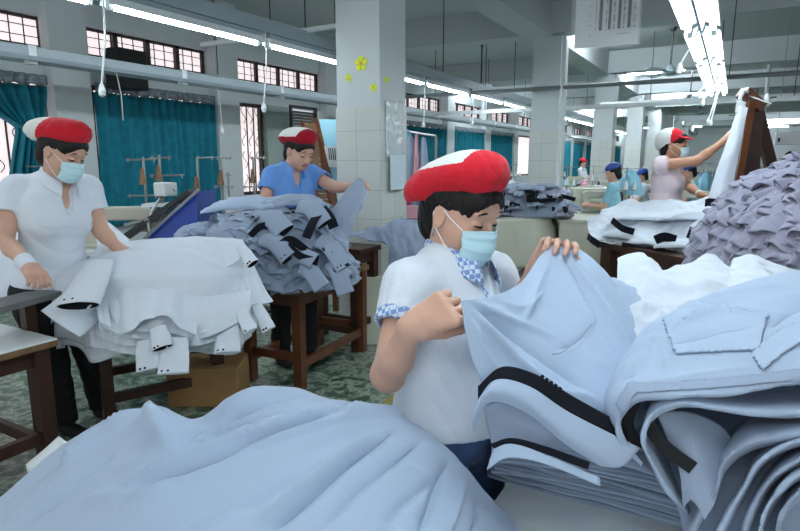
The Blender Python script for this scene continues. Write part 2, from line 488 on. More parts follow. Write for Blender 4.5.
# curtains
def curtain(a, b, label, seed, swept=False):
    x0 = XW + 0.10
    n = max(20, int((b - a) / 0.02)); rows = 24
    G = np.zeros((rows, n, 3))
    rs = np.random.RandomState(seed)
    ys = np.linspace(a, b, n)
    fold = np.sin(ys * 2 * PI / 0.13 + 2.2 * np.sin(ys * 3.1 + seed)) * 0.03 + 0.02 * np.sin(ys * 2 * PI / 0.31 + seed)
    for r in range(rows):
        t = r / (rows - 1); z = 2.22 - t * 1.55
        yy = ys.copy()
        if swept:
            g = b - 0.16
            k = min(1, t / 0.5); k = k * k * (3 - 2 * k) * 0.87
            if t > 0.5: k = 0.87 - (t - 0.5) * 0.5
            yy = ys * (1 - k) + g * k
            z = 2.22 - t * 1.55 + (b - ys) / (b - a) * 0.35 * min(1, t / 0.5) * (1 if t < .5 else max(0, 1 - (t - .5) * 2))
        G[r, :, 0] = x0 + fold * (1.0 if not swept else 1 + min(1, t / .5)) + 0.01 * np.sin(ys * 9 + t * 5)
        G[r, :, 1] = yy; G[r, :, 2] = z
    o = thing('curtain', label, 'curtain', (x0, (a + b) / 2, 0.7), 'teal curtains along the side wall')
    sheet('drape', G, 'teal', o, solid=0.004)
    V = np.zeros((5, n, 3))
    for r in range(5):
        V[r, :, 0] = x0 + 0.03 + np.sin(ys * 2 * PI / 0.11 + seed) * 0.02; V[r, :, 1] = ys; V[r, :, 2] = 2.33 - r * 0.028 + (0.012 * np.sin(ys * 40) if r == 4 else 0)
    sheet('valance', V, 'valance', o, solid=0.004)
    obj('curtain_rod', MB().tube([(x0 + 0.02, a, 2.31), (x0 + 0.02, b, 2.31)], 0.01, 6), 'steel', o)
curtain(2.3, 3.66, 'teal curtain swept to one side behind the woman in white', 1, True)
curtain(4.20, 6.00, 'wide teal curtain hanging straight beside the wall pilaster', 2)
order = ['teal curtain just past the front tiled column', 'teal curtain one window beyond the front column', 'teal curtain between two thin pilasters above the red cap', 'teal curtain well down the hall near the open doorway', 'small distant teal curtain right of the second column', 'next small teal curtain down the hall', 'third small teal curtain far down the hall', 'tiny teal curtain far down the side wall', 'tinier teal curtain second from the hall end', 'tiniest teal curtain at the hall end']
for k, i in enumerate((4, 5, 6, 8, 9, 10, 11, 12, 13, 14)):
    a, b = bays[i]; curtain(a - 0.1, b + 0.1, order[k], 3 + k)
# ------------------------------------------------------------ lighting rows
def trunk_fixture(name, x, y0, y1, z, label, group, double=False):
    o = thing(name, label, 'light', (x, (y0 + y1) / 2, z), group)
    hw = 0.12 if double else 0.05
    c = MB()
    L = [(x - hw, z + 0.01), (x - 0.035, z + 0.055), (x + 0.035, z + 0.055), (x + hw, z + 0.01), (x + hw - 0.004, z + 0.006), (x + 0.03, z + 0.045), (x - 0.03, z + 0.045), (x - hw + 0.004, z + 0.006)]
    c.prism([(p[0], y0, p[1]) for p in L], (0, y1 - y0, 0))
    obj('reflector', c, 'reflector', o)
    obj('ballast_box', MB().box((x - 0.03, y0 + 0.02, z + 0.05), (x + 0.03, y1 - 0.02, z + 0.09)), 'rail', o)
    if double: obj('centre_ridge', MB().prism([(x - .022, y0, z + .04), (x + .022, y0, z + .04), (x + .008, y0, z - .012), (x - .008, y0, z - .012)], (0, y1 - y0, 0)), 'rail', o)
    for s in ((-0.075, 0.075) if double else (0,)):
        t = MB().tube([(x + s, y0 + 0.05, z), (x + s, y1 - 0.05, z)], 0.0165, 10)
        obj('tube', t, 'tube2' if double else 'tube', o)
        for ye in (y0 + 0.02, y1 - 0.05):
            obj('socket', MB().box((x + s - 0.018, ye, z - 0.02), (x + s + 0.018, ye + 0.03, z + 0.05)), 'plastic', o)
    return o
RB = -3.5
spans = ['at the top edge above the swept curtain', 'above the black wall box', 'between the hanging pull cords', 'passing behind the front column', 'just past the front column', 'above the far teal curtains', 'beside the hanging ceiling fan', 'before the second column', 'touching the second column', 'just past the second column', 'second past the second column', 'third past the second column']
y0 = 1.02
yst = []
d0 = atX(105, 12, RB).y
for k in range(-1, 17):
    ya = d0 + k * 1.45; yst.append(ya)
    lab = 'single lit fluorescent tube fixture ' + (spans[k + 1] if k + 1 < len(spans) else ['fourth', 'fifth', 'sixth', 'seventh', 'eighth', 'ninth', 'tenth'][k + 1 - len(spans)] + ' past the second column')
    trunk_fixture('fluorescent_light', RB, ya, ya + 1.38, 2.40, lab, 'single tube fixtures in the long row')
tr = thing('light_trunking', 'long grey steel trunking carrying the single tube row', 'rail', (RB, 5, 2.50))
obj('channel', MB().box((RB - 0.035, -1, 2.495), (RB + 0.035, 26, 2.60)), 'rail', tr)
for k in range(8):
    obj('hanger_rod', MB().tube([(RB, 1.5 + k * 2.9, 2.6), (RB, 1.5 + k * 2.9, CZ)], 0.006, 6), 'darksteel', tr)
# unlit rail with fixtures seen from the side
RA = -4.85
tr = thing('service_rail', 'grey unlit light rail near the curtained wall', 'rail', (RA, 5, 2.3))
obj('channel', MB().box((RA - 0.03, 0, 2.25), (RA + 0.03, 24, 2.32)), 'rail', tr)
c = MB().prism([(RA - 0.09, 0, 2.21), (RA - 0.04, 0, 2.25), (RA + 0.04, 0, 2.25), (RA + 0.09, 0, 2.21), (RA + 0.08, 0, 2.205), (RA, 0, 2.23), (RA - 0.08, 0, 2.205)], (0, 24, 0))
obj('reflector', c, 'rail', tr)
for k in range(16):
    obj('clamp', MB().box((RA - 0.04, 1.2 + k * 1.45, 2.19), (RA + 0.04, 1.26 + k * 1.45, 2.33)), 'plastic', tr)
for k in range(9):
    obj('hanger_rod', MB().tube([(RA, 2.0 + k * 2.6, 2.35), (RA, 2.0 + k * 2.6, CZ)], 0.006, 6), 'darksteel', tr)
# double row overhead on the right
RX = -0.28
dn = ['directly overhead at the top edge', 'nearest whole fixture of the short row', 'second fixture down the short row', 'third fixture down the short row', 'last fixture at the end of the short row']
for k in range(6):
    ya = 1.72 + (k - 1) * 1.5
    trunk_fixture('double_fluorescent_light', RX, ya, ya + 1.38, 2.32, 'bright double tube fixture, ' + (dn[max(0, k - 1)] if k else 'above and behind the camera'), 'double tube fixtures in the short row', True)
tr = thing('light_trunking', 'short grey trunking carrying the double tube fixtures', 'rail', (RX, 5, 2.42))
obj('channel', MB().box((RX - 0.03, 0.2, 2.41), (RX + 0.03, 9.2, 2.47)), 'rail', tr)
for k in range(4):
    obj('hanger_rod', MB().tube([(RX, 1.0 + k * 2.6, 2.45), (RX, 1.0 + k * 2.6, CZ)], 0.006, 6), 'darksteel', tr)
# ceiling mounted fixtures down the hall, long axis across
spots = [(466, 82, 'behind the fan near the front column'), (590, 33, 'high beside the hanging chart'), (655, 73, 'behind the fan beside the double fixtures'), (672, 97, 'second row behind the double fixtures'), (676, 110, 'third row behind the double fixtures'),
         (680, 119, 'fourth row behind the double fixtures'), (690, 127, 'fifth row behind the double fixtures'), (596, 110, 'between the second and third columns'), (512, 101, 'just left of the second column'), (622, 118, 'behind the third column'), (788, 107, 'high at the right edge'),
         (782, 118, 'second from above at the right edge'), (776, 127, 'third from above at the right edge'), (768, 134, 'fourth from above at the right edge'), (735, 131, 'small, beside the top of the wooden frame'), (640, 128, 'tiny, above the woman in pink'), (755, 138, 'tiny, seen past the wooden frame'), (700, 134, 'tiny, deep in the hall above the reaching arm')]
for x_, y_, lab in spots:
    c_ = atZ(x_, y_, 3.46); x, y = c_.x, c_.y
    o = thing('ceiling_light', 'fluorescent ceiling light ' + lab, 'light', (x, y, 3.4), 'ceiling lights down the hall')
    obj('tube', MB().tube([(x - 0.62, y, 3.47), (x + 0.62, y, 3.47)], 0.02, 8), 'ceiltube', o)
    obj('fixture_body', MB().box((x - 0.66, y - 0.022, 3.50), (x + 0.66, y + 0.022, 3.54)), 'reflector', o)
    obj('hanger_rod', MB().tube([(x, y, 3.54), (x, y, CZ)], 0.008, 6), 'darksteel', o)
# pull cords
def cord(px, py0, py1, x, label, r=0.006, pend=True, m='plastic'):
    a = atX(px, py0, x); b = atX(px + 0.01, py1, x)
    b.y = a.y
    tx, tz = (RB, 2.5) if x > -4 and x < -3 else (RA, 2.26) if x < -4 else (RX, 2.415)
    if abs(tz - a.z) < .6: a.x, a.z = tx, tz
    if x > -3 and a.y > 9.1: a.y = b.y = 9.12
    o = thing('pull_cord', label, 'cord', (a.x, a.y, b.z), 'hanging cords')
    mid = (a + b) / 2 + Vector((0.01, 0.012, 0))
    obj('cable', MB().tube([a, mid, b], r, 6), m, o)
    if pend:
        obj('switch', MB().lathe(b - Vector((0, 0, 0.07)), [(0.006, 0), (0.02, 0.01), (0.024, 0.04), (0.014, 0.07), (0.006, 0.085)], 12), 'plastic', o)
    return o
cord(94, 0, 85, -3.6, 'white cord with bulb switch hanging left of the first lit tube', 0.007)
cord(119, 70, 120, -4.8, 'thin yellowish cord hanging over the wide teal curtain', 0.004, False, 'cream')
cord(261, 38, 104, -3.55, 'white cord with switch hanging between two lit tubes', 0.006)
cord(220, 95, 128, -4.8, 'small cord with switch over the curtain edge', 0.004)
cord(424, 86, 122, -3.5, 'white cord hanging right of the front column', 0.007)
cord(473, 100, 122, -3.5, 'thin cord hanging above the far curtain', 0.008)
cord(685.5, 0, 74, -0.40, 'white cord with switch hanging at the double tube fixtures', 0.006)
cord(701, 70, 96, -0.42, 'short slanted cord under the double fixtures', 0.008)
cord(705, 80, 104, -0.40, 'second short cord under the double fixtures', 0.008)
cord(711, 92, 123, -0.36, 'long cord near the end of the double fixtures', 0.009)
cord(715.5, 92, 128, -0.33, 'longest cord at the end of the double fixtures', 0.009)
# pipes across the hall
def pipe_across(name, pa, y, x0, x1, r, m, label, sq=False):
    z = atY(pa[0], pa[1], y).z
    o = thing(name, label, 'pipe', ((x0 + x1) / 2, y, z))
    b = MB()
    if sq: b.box((x0, y - r, z - r), (x1, y + r, z + r))
    else: b.tube([(x0, y, z), (x1, y, z)], r, 8)
    obj('pipe_run', b, m, o)
    for k in range(3):
        xx = x0 + (x1 - x0) * (0.1 + 0.4 * k)
        obj('hanger_rod', MB().tube([(xx, y, z), (xx, y, CZ)], 0.006, 6), 'darksteel', o)
    return z
pipe_across('overhead_pipe', (600, 85), 8.2, -6.3, 6.0, 0.028, mat('dull_grey_pipe', (118, 126, 128), 0.45), 'grey round pipe crossing the hall in front of the second column')
pipe_across('white_crossbar', (180, 48), 4.4, RA, -2.98, 0.02, 'white_paint', 'white square bar linking the two light rails', True)
pipe_across('white_crossbar', (500, 111), 9.4, -4.8, 6.0, 0.03, 'white_paint', 'thin white bar crossing behind the second column', True)
pipe_across('white_crossbar', (640, 103), 11.2, -2.2, 6.0, 0.04, 'white_paint', 'white bar crossing the far bays', True)
# ceiling fans
def fan(px, py, y, label, ang):
    c = atY(px, py, y)
    o = thing('ceiling_fan', label, 'fan', (c.x, c.y, c.z), 'ceiling fans')
    obj('down_rod', MB().tube([(c.x, c.y, c.z), (c.x, c.y, CZ)], 0.014, 8), 'darksteel', o)
    obj('canopy', MB().lathe((c.x, c.y, CZ - 0.08), [(0.02, 0), (0.06, 0.05), (0.06, 0.08)], 14), 'darksteel', o)
    obj('motor', MB().lathe((c.x, c.y, c.z - 0.05), [(0.03, -0.02), (0.11, 0.0), (0.13, 0.05), (0.08, 0.1), (0.03, 0.16)], 18), 'rail', o)
    for k in range(3):
        a = ang + k * 2 * PI / 3; d = Vector((math.cos(a), math.sin(a), 0)); s = Vector((-d.y, d.x, 0))
        pts = []
        for t, wd in ((0.12, 0.02), (0.22, 0.055), (0.6, 0.07), (0.68, 0.05)):
            pts.append((t, wd))
        poly = [c + d * t + s * wd + Vector((0, 0, 0.012)) for t, wd in pts] + [c + d * t - s * wd - Vector((0, 0, 0.012)) for t, wd in reversed(pts)]
        obj('blade', MB().prism(poly, (0, 0, 0.006)), 'white_paint', o)
fan(337, 45, 6.2, 'ceiling fan partly hidden by the front column', 2.6)
fan(481, 88, 10.6, 'ceiling fan before the glowing ceiling light', 0.2)
fan(670, 72, 11.0, 'ceiling fan beside the end of the double fixtures', 0.1)
fan(690, 98, 15.5, 'second ceiling fan down the hall', 0.5)
fan(700, 113, 22.0, 'third tiny ceiling fan down the hall', 0.9)
fan(755, 115, 19.0, 'tiny ceiling fan behind the wooden frame', 1.4)
# ------------------------------------------------------------ people: distance-field bodies meshed to one surface
import openvdb
def V3(*a): return np.array(a, float)
def U(v):
    v = np.asarray(v, float); return v / (np.linalg.norm(v) + 1e-12)
R_ = np.array(tuple(_R @ Vector((1, 0, 0)))); R_[2] = 0; R_ = U(R_)
F_ = np.array([-math.sin(YAW), math.cos(YAW), 0.0])
UPZ = V3(0, 0, 1)
class SDF:
    def __init__(s, lo, hi, vox):
        s.lo = np.array(lo, float); s.vox = vox
        s.n = np.ceil((np.array(hi, float) - s.lo) / vox).astype(int) + 1
        s.g = np.full(s.n, 0.06, np.float32)
    def _blk(s, lo, hi, pad):
        a = np.maximum(((np.asarray(lo) - pad - s.lo) / s.vox).astype(int), 0)
        b = np.minimum(((np.asarray(hi) + pad - s.lo) / s.vox).astype(int) + 2, s.n)
        if (b <= a).any(): return None
        sl = tuple(slice(x, y) for x, y in zip(a, b))
        ax = [(s.lo[i] + np.arange(a[i], b[i]) * s.vox).astype(np.float32) for i in range(3)]
        return sl, ax[0][:, None, None], ax[1][None, :, None], ax[2][None, None, :]
    def _mix(s, sl, d, k, op):
        g = s.g[sl]
        if op == 'sub': d = -d
        if op == 'add':
            if k > 0:
                h = np.clip(0.5 + 0.5 * (d - g) / k, 0, 1); r = d * (1 - h) + g * h - k * h * (1 - h)
            else: r = np.minimum(g, d)
        else:
            if k > 0:
                h = np.clip(0.5 - 0.5 * (d - g) / k, 0, 1); r = d * (1 - h) + g * h + k * h * (1 - h)
            else: r = np.maximum(g, d)
        s.g[sl] = r
    def cone(s, a, b, ra, rb, k=0.02, op='add'):
        a = np.asarray(a, float); b = np.asarray(b, float); m = max(ra, rb)
        t = s._blk(np.minimum(a, b) - m, np.maximum(a, b) + m, k + 0.03)
        if t is None: return s
        sl, X, Y, Z = t; ab = b - a; l2 = (ab ** 2).sum() + 1e-9
        h = np.clip(((X - a[0]) * ab[0] + (Y - a[1]) * ab[1] + (Z - a[2]) * ab[2]) / l2, 0, 1)
        d = np.sqrt((X - a[0] - h * ab[0]) ** 2 + (Y - a[1] - h * ab[1]) ** 2 + (Z - a[2] - h * ab[2]) ** 2) - (ra + (rb - ra) * h)
        s._mix(sl, d, k, op); return s
    def ell(s, c, r, B=None, k=0.02, op='add'):
        c = np.asarray(c, float); r = np.asarray(r, float); B = np.eye(3) if B is None else B
        m = r.max()
        t = s._blk(c - m, c + m, k + 0.03)
        if t is None: return s
        sl, X, Y, Z = t; x, y, z = X - c[0], Y - c[1], Z - c[2]
        q = [x * B[i][0] + y * B[i][1] + z * B[i][2] for i in range(3)]
        k0 = np.sqrt(sum((q[i] / r[i]) ** 2 for i in range(3))); k1 = np.sqrt(sum((q[i] / r[i] ** 2) ** 2 for i in range(3))) + 1e-6
        s._mix(sl, k0 * (k0 - 1) / k1, k, op); return s
    def plane(s, p, n, k=0.0, lo=None, hi=None):
        """cut away the side n points to"""
        t = s._blk(s.lo if lo is None else lo, s.lo + s.n * s.vox if hi is None else hi, 0)
        if t is None: return s
        sl, X, Y, Z = t; n = U(n)
        d = (X - p[0]) * n[0] + (Y - p[1]) * n[1] + (Z - p[2]) * n[2]
        s._mix(sl, -d, k, 'sub'); return s
    def noise(s, amp, freq, seed, axis=None):
        rs = np.random.RandomState(seed)
        X, Y, Z = [s.lo[i] + np.arange(s.n[i]) * s.vox for i in range(3)]
        X = X[:, None, None]; Y = Y[None, :, None]; Z = Z[None, None, :]
        for o in range(3):
            a = rs.normal(size=3) * freq * (1 + 0.7 * o); b = rs.normal(size=3) * freq * (1 + .7 * o)
            if axis is not None:
                a -= 0.8 * np.dot(a, axis) * np.asarray(axis); 
            w = np.sin(b[0] * X + b[1] * Y + b[2] * Z + o)
            s.g += (amp / (1 + o) * (1 - 2 * np.abs(np.sin(a[0] * X + a[1] * Y + a[2] * Z + 1.4 * w)))).astype(np.float32)
        return s
    def mesh(s):
        g = openvdb.FloatGrid(0.06)
        g.copyFromArray(s.g)
        pts, quads = g.convertToQuads(0.0)
        return pts * s.vox + s.lo, quads[:, ::-1]
def sdf_obj(name, S, mats, parent=None, mifun=None, iters=1):
    v, q = S.mesh()
    mi = None
    if mifun is not None:
        c = v[q].mean(1); mi = mifun(c)
    ob = raw(name, v, q.tolist(), mats, parent, smooth=True, mi=mi)
    if iters:
        md = ob.modifiers.new('smooth', 'SMOOTH'); md.iterations = iters; md.factor = 0.5
    return ob
def loc2w(c, B, p):
    """head / hand frame: B rows = x(her left), y(forward), z(up)"""
    p = np.asarray(p, float); return np.asarray(c) + p[0] * B[0] + p[1] * B[1] + p[2] * B[2]
def frame(fwd, up=(0, 0, 1), roll=0.0):
    f = U(fwd); x = U(np.cross(np.asarray(up, float), f)); z = np.cross(f, x)
    if roll:
        x2 = x * math.cos(roll) + z * math.sin(roll); z = -x * math.sin(roll) + z * math.cos(roll); x = x2
    return np.array([x, f, z])
def head_sdf(S, c, B, s=1.0):
    E = lambda p, r, k=0.02, op='add': S.ell(loc2w(c, B, np.array(p) * s), np.array(r) * s, B, k * s, op)
    E((0, -.016, .032), (.073, .093, .082), .02)
    E((0, .020, -.030), (.062, .068, .078), .03)
    E((0, .030, .030), (.062, .062, .055), .02)
    E((0, .058, -.086), (.024, .022, .020), .035)
    for q in (-1, 1):
        E((q * .038, .046, -.040), (.024, .026, .026), .025)
        E((q * .028, .082, .020), (.022, .008, .006), .015)
        E((q * .031, .092, -.003), (.015, .009, .0085), .012, 'sub')
        E((q * .031, .0745, -.004), (.0155, .0125, .0115), .004)
        E((q * .073, -.004, -.012), (.008, .017, .030), .006)
        E((q * .081, .001, -.010), (.006, .009, .018), .006, 'sub')
    a = lambda p: loc2w(c, B, np.array(p) * s)
    S.cone(a((0, .082, .004)), a((0, .101, -.036)), .006 * s, .011 * s, .012 * s)
    for q in (-1, 1): S.ell(a((q * .012, .093, -.041)), np.array((.008, .009, .007)) * s, B, .006 * s)
    E((0, .082, -.062), (.020, .010, .006), .006)
    E((0, .080, -.070), (.017, .010, .006), .006)
def hand_sdf(S, w, f, n, side, curl, s=1.0, spread=0.08, thumb=(0.6, 0.5), tcurl=0.5):
    """w wrist, f finger direction, n palm normal; side = +1 thumb along t"""
    f = U(f); n = U(np.asarray(n) - np.dot(n, f) * f); t = np.cross(f, n) * side
    w = np.asarray(w, float)
    pos = [.030, .010, -.010, -.029]; ln = [.068, .076, .070, .055]
    S.cone(w - f * .01 * s, w + f * .03 * s, .023 * s, .024 * s, .02)
    for i in range(4):
        b = w + f * .085 * s * (1 - .05 * i) + t * pos[i] * s
        S.cone(w + t * pos[i] * .55 * s + f * .015 * s, b, .0145 * s, .0115 * s, .014 * s)
        c = curl[i] if isinstance(curl, (list, tuple)) else curl
        d = U(f + t * spread * (1.5 - i) * .7); ang = 0; p = b
        for j, (q, sp) in enumerate(((.45, .9), (.32, 1.1), (.23, .8))):
            ang += c * sp
            dd = d * math.cos(ang) + n * math.sin(ang)
            p2 = p + dd * ln[i] * q * s
            S.cone(p, p2, (.0092 - .0008 * j) * s, (.0086 - .0010 * j) * s, .0025)
            p = p2
    p = w + f * .018 * s + t * .022 * s
    d1 = U(f * .65 + t * thumb[0] + n * thumb[1]); p2 = p + d1 * .042 * s
    S.cone(p, p2, .0155 * s, .0115 * s, .012)
    d2 = U(d1 + f * .5 - t * tcurl * .8 + n * .15); p3 = p2 + d2 * .033 * s
    S.cone(p2, p3, .0108 * s, .0095 * s, .003)
    d3 = U(d2 - t * tcurl * .5); S.cone(p3, p3 + d3 * .024 * s, .0095 * s, .0075 * s, .003)
def lerp(a, b, t): return np.asarray(a) * (1 - t) + np.asarray(b) * t
def torso(S, J, B, s, inf, k=.04):
    """B: torso frame rows left, forward, up"""
    ch, pe, nb = J['chest'], J['pelvis'], J['neck']
    up = U(nb - pe); x = U(np.cross(B[1], up)); f = np.cross(up, x); D = np.array([x, f, up])
    w = s
    S.ell(ch + f * .005, (.140 * w + inf, .098 * w + inf, .150 * w + inf), D, k)
    S.ell(lerp(ch, pe, .55), (.118 * w + inf, .092 * w + inf, .13 * w + inf), D, k)
    S.ell(pe, (.150 * w + inf, .108 * w + inf, .11 * w + inf), D, k)
    for q in (-1, 1):
        S.ell(ch + f * .075 * w + x * q * .062 * w - up * .02, (.050 * w + inf, .036 * w + inf, .052 * w + inf), D, .035)
        sh = J['shl' if q > 0 else 'shr']
        S.cone(nb - up * .01 + x * q * .03, sh, .042 * w + inf, .045 * w + inf, .04)
    return D
def person(label, J, hd, tf, group=None, s=1.0, hs=1.0, vox=0.004, skin='skin', shirt='bluewhite', sleeve=0.55, hands=None, trousers='black', legs=True,
           shirt_hem=None, collar=None, collar_mat=None, mask=True, cap='beret', capm=('red', 'capwhite'), trim=None, wr=0.0025, hairbun=False, cat='person', shoes='rubber'):
    J = {k: np.array(tuple(v), float) for k, v in J.items()}
    B = frame(tf); HB = frame(hd[0], roll=hd[1] if len(hd) > 1 else 0)
    ref = J['pelvis'].copy(); ref[2] = 0
    root = thing('person', label, cat, tuple(ref), group)
    allp = np.array(list(J.values())); lo = allp.min(0) - .2; hi = allp.max(0) + .2
    if legs: lo[2] = -0.005
    S = SDF(lo, hi, vox)
    D = torso(S, J, B, s, -.004)
    up = D[2]
    S.cone(J['neck'] - up * .02, loc2w(J['head'], HB, (0, -.018, -.045)), .052 * s, .049 * s, .03)
    head_sdf(S, J['head'], HB, hs)
    for q in ('l', 'r'):
        sh, el, wr_ = J['sh' + q], J['el' + q], J['wr' + q]
        S.cone(sh, el, .046 * s, .036 * s, .03); mid = lerp(el, wr_, .35)
        S.cone(el, mid, .036 * s, .034 * s, .015); S.cone(mid, wr_, .034 * s, .023 * s, .02)
        if hands and q in hands:
            h = hands[q]; hand_sdf(S, wr_, h['f'], h['n'], h.get('side', 1), h.get('curl', .5), s, thumb=h.get('thumb', (.6, .5)), tcurl=h.get('tcurl', .5))
    if legs:
        for q in ('l', 'r'):
            S.cone(J['hip' + q], J['kn' + q], .078 * s, .052 * s, .03); S.cone(J['kn' + q], J['an' + q], .052 * s, .034 * s, .02)
            ft = J['an' + q] + B[1] * .13; S.cone(J['an' + q] * [1, 1, 0] + UPZ * .035, ft * [1, 1, 0] + UPZ * .028, .034, .026, .02)
    body = sdf_obj('body', S, [skin, 'lip'], root, lambda c: ((np.abs((c - loc2w(J['head'], HB, V3(0, .090, -.066) * hs)) @ HB.T) < np.array((.021, .014, .0085)) * hs).all(1)).astype(int) if not mask else np.zeros(len(c), int))
    # shirt
    lo2 = np.minimum.reduce([J['pelvis'], J['shl'], J['shr'], J['ell'], J['elr']]) - .17; hi2 = np.maximum.reduce([J['neck'], J['shl'], J['shr'], J['ell'], J['elr'], J['pelvis']]) + .17
    T = SDF(lo2, hi2, max(vox, .004))
    torso(T, J, B, s, .016)
    T.ell(lerp(J['chest'], J['pelvis'], .6), (.138 * s, .112 * s, .17 * s), D, .05)
    ends = {}
    T.noise(wr * .7, 11, 5 + len(label), axis=U(D[0] * .35 + up * .9))
    for q in ('l', 'r'):
        sh, el = J['sh' + q], J['el' + q]; e = lerp(sh, el, sleeve); ax = U(el - sh); ends[q] = (e, ax)
        T1 = SDF(T.lo, T.lo + (T.n - 1) * T.vox, T.vox); T1.n = T.n; T1.g = np.full(T.n, .06, np.float32)
        T1.cone(sh, e + ax * .06, .062 * s, .063 * s, 0)
        T1.noise(wr * .8, 22, 11, axis=ax)
        T1.plane(e, ax, 0)
        T1.cone(e - ax * .04, e + ax * .05, .049 * s, .051 * s, .0, 'sub')
        h = np.clip(.5 + .5 * (T1.g - T.g) / .03, 0, 1); T.g = T1.g * (1 - h) + T.g * h - .03 * h * (1 - h)
    hem = J['pelvis'] + up * (-.03 if shirt_hem is None else shirt_hem)
    T.plane(hem, -up, 0)
    # neck opening
    nk = J['neck'] + up * .035
    f = D[1]
    T.cone(nk + up * .062 - f * .01, nk + up * .14, .080, .09, .0, 'sub')
    T.cone(J['neck'] - up * .03, J['neck'] + up * .08 + f * .01, .050 * s, .056 * s, 0, 'sub')
    T.cone(J['neck'] + f * .075 + up * .03, J['chest'] + f * .125 + up * .05, .046, .018, .0, 'sub')
    def shirt_mi(c):
        m = np.zeros(len(c), int)
        if trim:
            for q in ('l', 'r'):
                e, ax = ends[q]; t = (c - e) @ ax; dd = np.linalg.norm((c - e) - np.outer(t, ax), axis=1)
                m[(t > -.028) & (t < .01) & (dd < .075)] = 1
            r = (c - J['chest']) @ D.T
            m[(np.abs(r[:, 0]) < .014) & (r[:, 1] > .05) & (r[:, 2] > -.02)] = 1
        return m
    so = sdf_obj('shirt', T, [shirt, trim or shirt], root, shirt_mi)
    # placket and buttons
    # collar as two folded flaps around the neck
    if collar:
        cm = collar_mat or shirt
        for q in (-1, 1):
            rows = []
            for t in np.linspace(0, 1, 9):
                a = t * PI * .86
                rad = .064 * s
                cc = J['neck'] + up * (.052 - .062 * t ** 1.5) + f * (.006 + .028 * t ** 2)
                dirv = -f * math.cos(a) + D[0] * q * math.sin(a)
                base = cc + dirv * rad
                out = U(dirv + 0 * up)
                wdt = .036 + .016 * t ** 2
                rows.append([base - up * .006 - out * .003, base + up * .012, base + out * .007 + up * .010, base + out * (.012 + .010 * t) - up * (wdt * .4), base + out * (.013 + .016 * t) - up * wdt])
            sheet('collar', net(rows, 22, 14), cm, root, solid=.0025)
        pl = [[lerp(J['neck'] + f * .085 * s, J['chest'] + f * .118 * s, t) + D[0] * x + up * (.0 - .0 * t) for x in (-.016, 0, .016)] for t in (0.25, .5, .75, 1)]
    # trousers
    if legs and trousers:
        L = SDF(np.minimum.reduce([J['anl'], J['anr'], J['pelvis'], J['knl'], J['knr']]) - .19, np.maximum.reduce([J['pelvis'], J['anl'], J['knl'], J['knr']]) + .19, .008)
        L.ell(J['pelvis'] + up * .0, (.150 * s + .004, .108 * s + .004, .10), D, .03)
        for q in ('l', 'r'):
            L.cone(J['hip' + q], J['kn' + q], .092 * s, .068 * s, .03); L.cone(J['kn' + q], J['an' + q], .068 * s, .058 * s, .02)
        L.noise(.004, 16, 3); L.plane(V3(0, 0, .06), -UPZ); L.plane(J['pelvis'] + up * .05, up)
        sdf_obj('trousers', L, trousers, root)
        for q in ('l', 'r'):
            K = SDF(J['an' + q] * [1, 1, 0] - [.2, .2, .0], J['an' + q] * [1, 1, 0] + [.2, .2, .13], .006)
            b0 = J['an' + q] * [1, 1, 0] + UPZ * .036; K.cone(b0 - B[1] * .03, b0 + B[1] * .14 - UPZ * .008, .038, .034, .02); K.plane(V3(0, 0, .006), -UPZ)
            sdf_obj('shoe', K, shoes, root)
    # hair
    hc = J['head']; W = lambda p: loc2w(hc, HB, np.array(p) * hs)
    H = SDF(hc - .2, hc + .2, max(vox, .003))
    H.ell(W((0, -.024, .036)), V3(.081, .093, .087) * hs, HB, .0)
    H.ell(W((0, -.055, -.045)), V3(.058, .045, .060) * hs, HB, .03)
    H.ell(W((0, .032, .038)), V3(.0705, .0690, .0625) * hs, HB, .01)
    if hairbun: H.ell(W((0, -.112, -.02)), V3(.038, .032, .038) * hs, HB, .02)
    H.ell(W((0, .120, -.038)), V3(.082, .094, .091) * hs, HB, .006, 'sub')
    for q in (-1, 1): H.ell(W((q * .085, .010, -.045)), V3(.035, .042, .048) * hs, HB, .006, 'sub')
    H.noise(.0012, 90, 3, axis=HB[1])
    sdf_obj('hair', H, 'hair', root)
    # eyes and brows
    for q in (-1, 1):
        e = MB()
        pts = []
        for t in np.linspace(-1, 1, 9):
            pts.append(W((q * (.031 + .0155 * t), .0868 - .0045 * t * t - .003 * max(0, t), -.0075 - .0022 * (1 - t * t) + .001 * t)))
        e.tube(pts, [.0009 + .0022 * hs * (1 - (k / 4 - 1) ** 2) for k in range(9)], 6)
        obj('eyelash', e, 'eyes', root, smooth=True)
        e = MB(); pts = []
        for t in np.linspace(-1, 1, 9):
            pts.append(W((q * (.031 + .021 * t), .0925 - .007 * (t * .5 + .5) ** 2 - .002, .0205 + .004 * (1 - t * t) - .002 * t)))
        e.tube(pts, [.0008 + .0026 * hs * (1 - (k / 4 - 1) ** 2) for k in range(9)], 6)
        obj('eyebrow', e, 'hair', root, smooth=True)
    # mask
    if mask:
        rows = []
        for z in np.linspace(-.108, -.014, 13):
            r = []
            u_ = (z + .108) / .094
            for a in np.linspace(-1.15, 1.15, 21):
                cz = .104 + .012 * math.sin(u_ * PI) - .012 * (1 - u_) ** 3 - .004 * u_ ** 2
                ridge = .010 * math.exp(-(a / .25) ** 2) * u_ ** 1.5
                wx = .069 * (.90 + .10 * u_)
                pleat = .0040 * ((u_ * 4) % 1.0)
                aa = a
                y = (cz - .030) * math.cos(aa) ** .8 + .030 + ridge - pleat if abs(aa) < PI / 2 else 0
                r.append(W((wx * math.sin(aa) * 1.02, y, z - .008 * math.cos(a) * (1 - u_) + .012 * (abs(a) / 1.15) ** 2 * (1 - 2 * u_) * .8)))
            rows.append(r)
        G = np.array(rows, float)
        mk = sheet('face_mask', cr(G, 40), 'mask', root, solid=.0015)
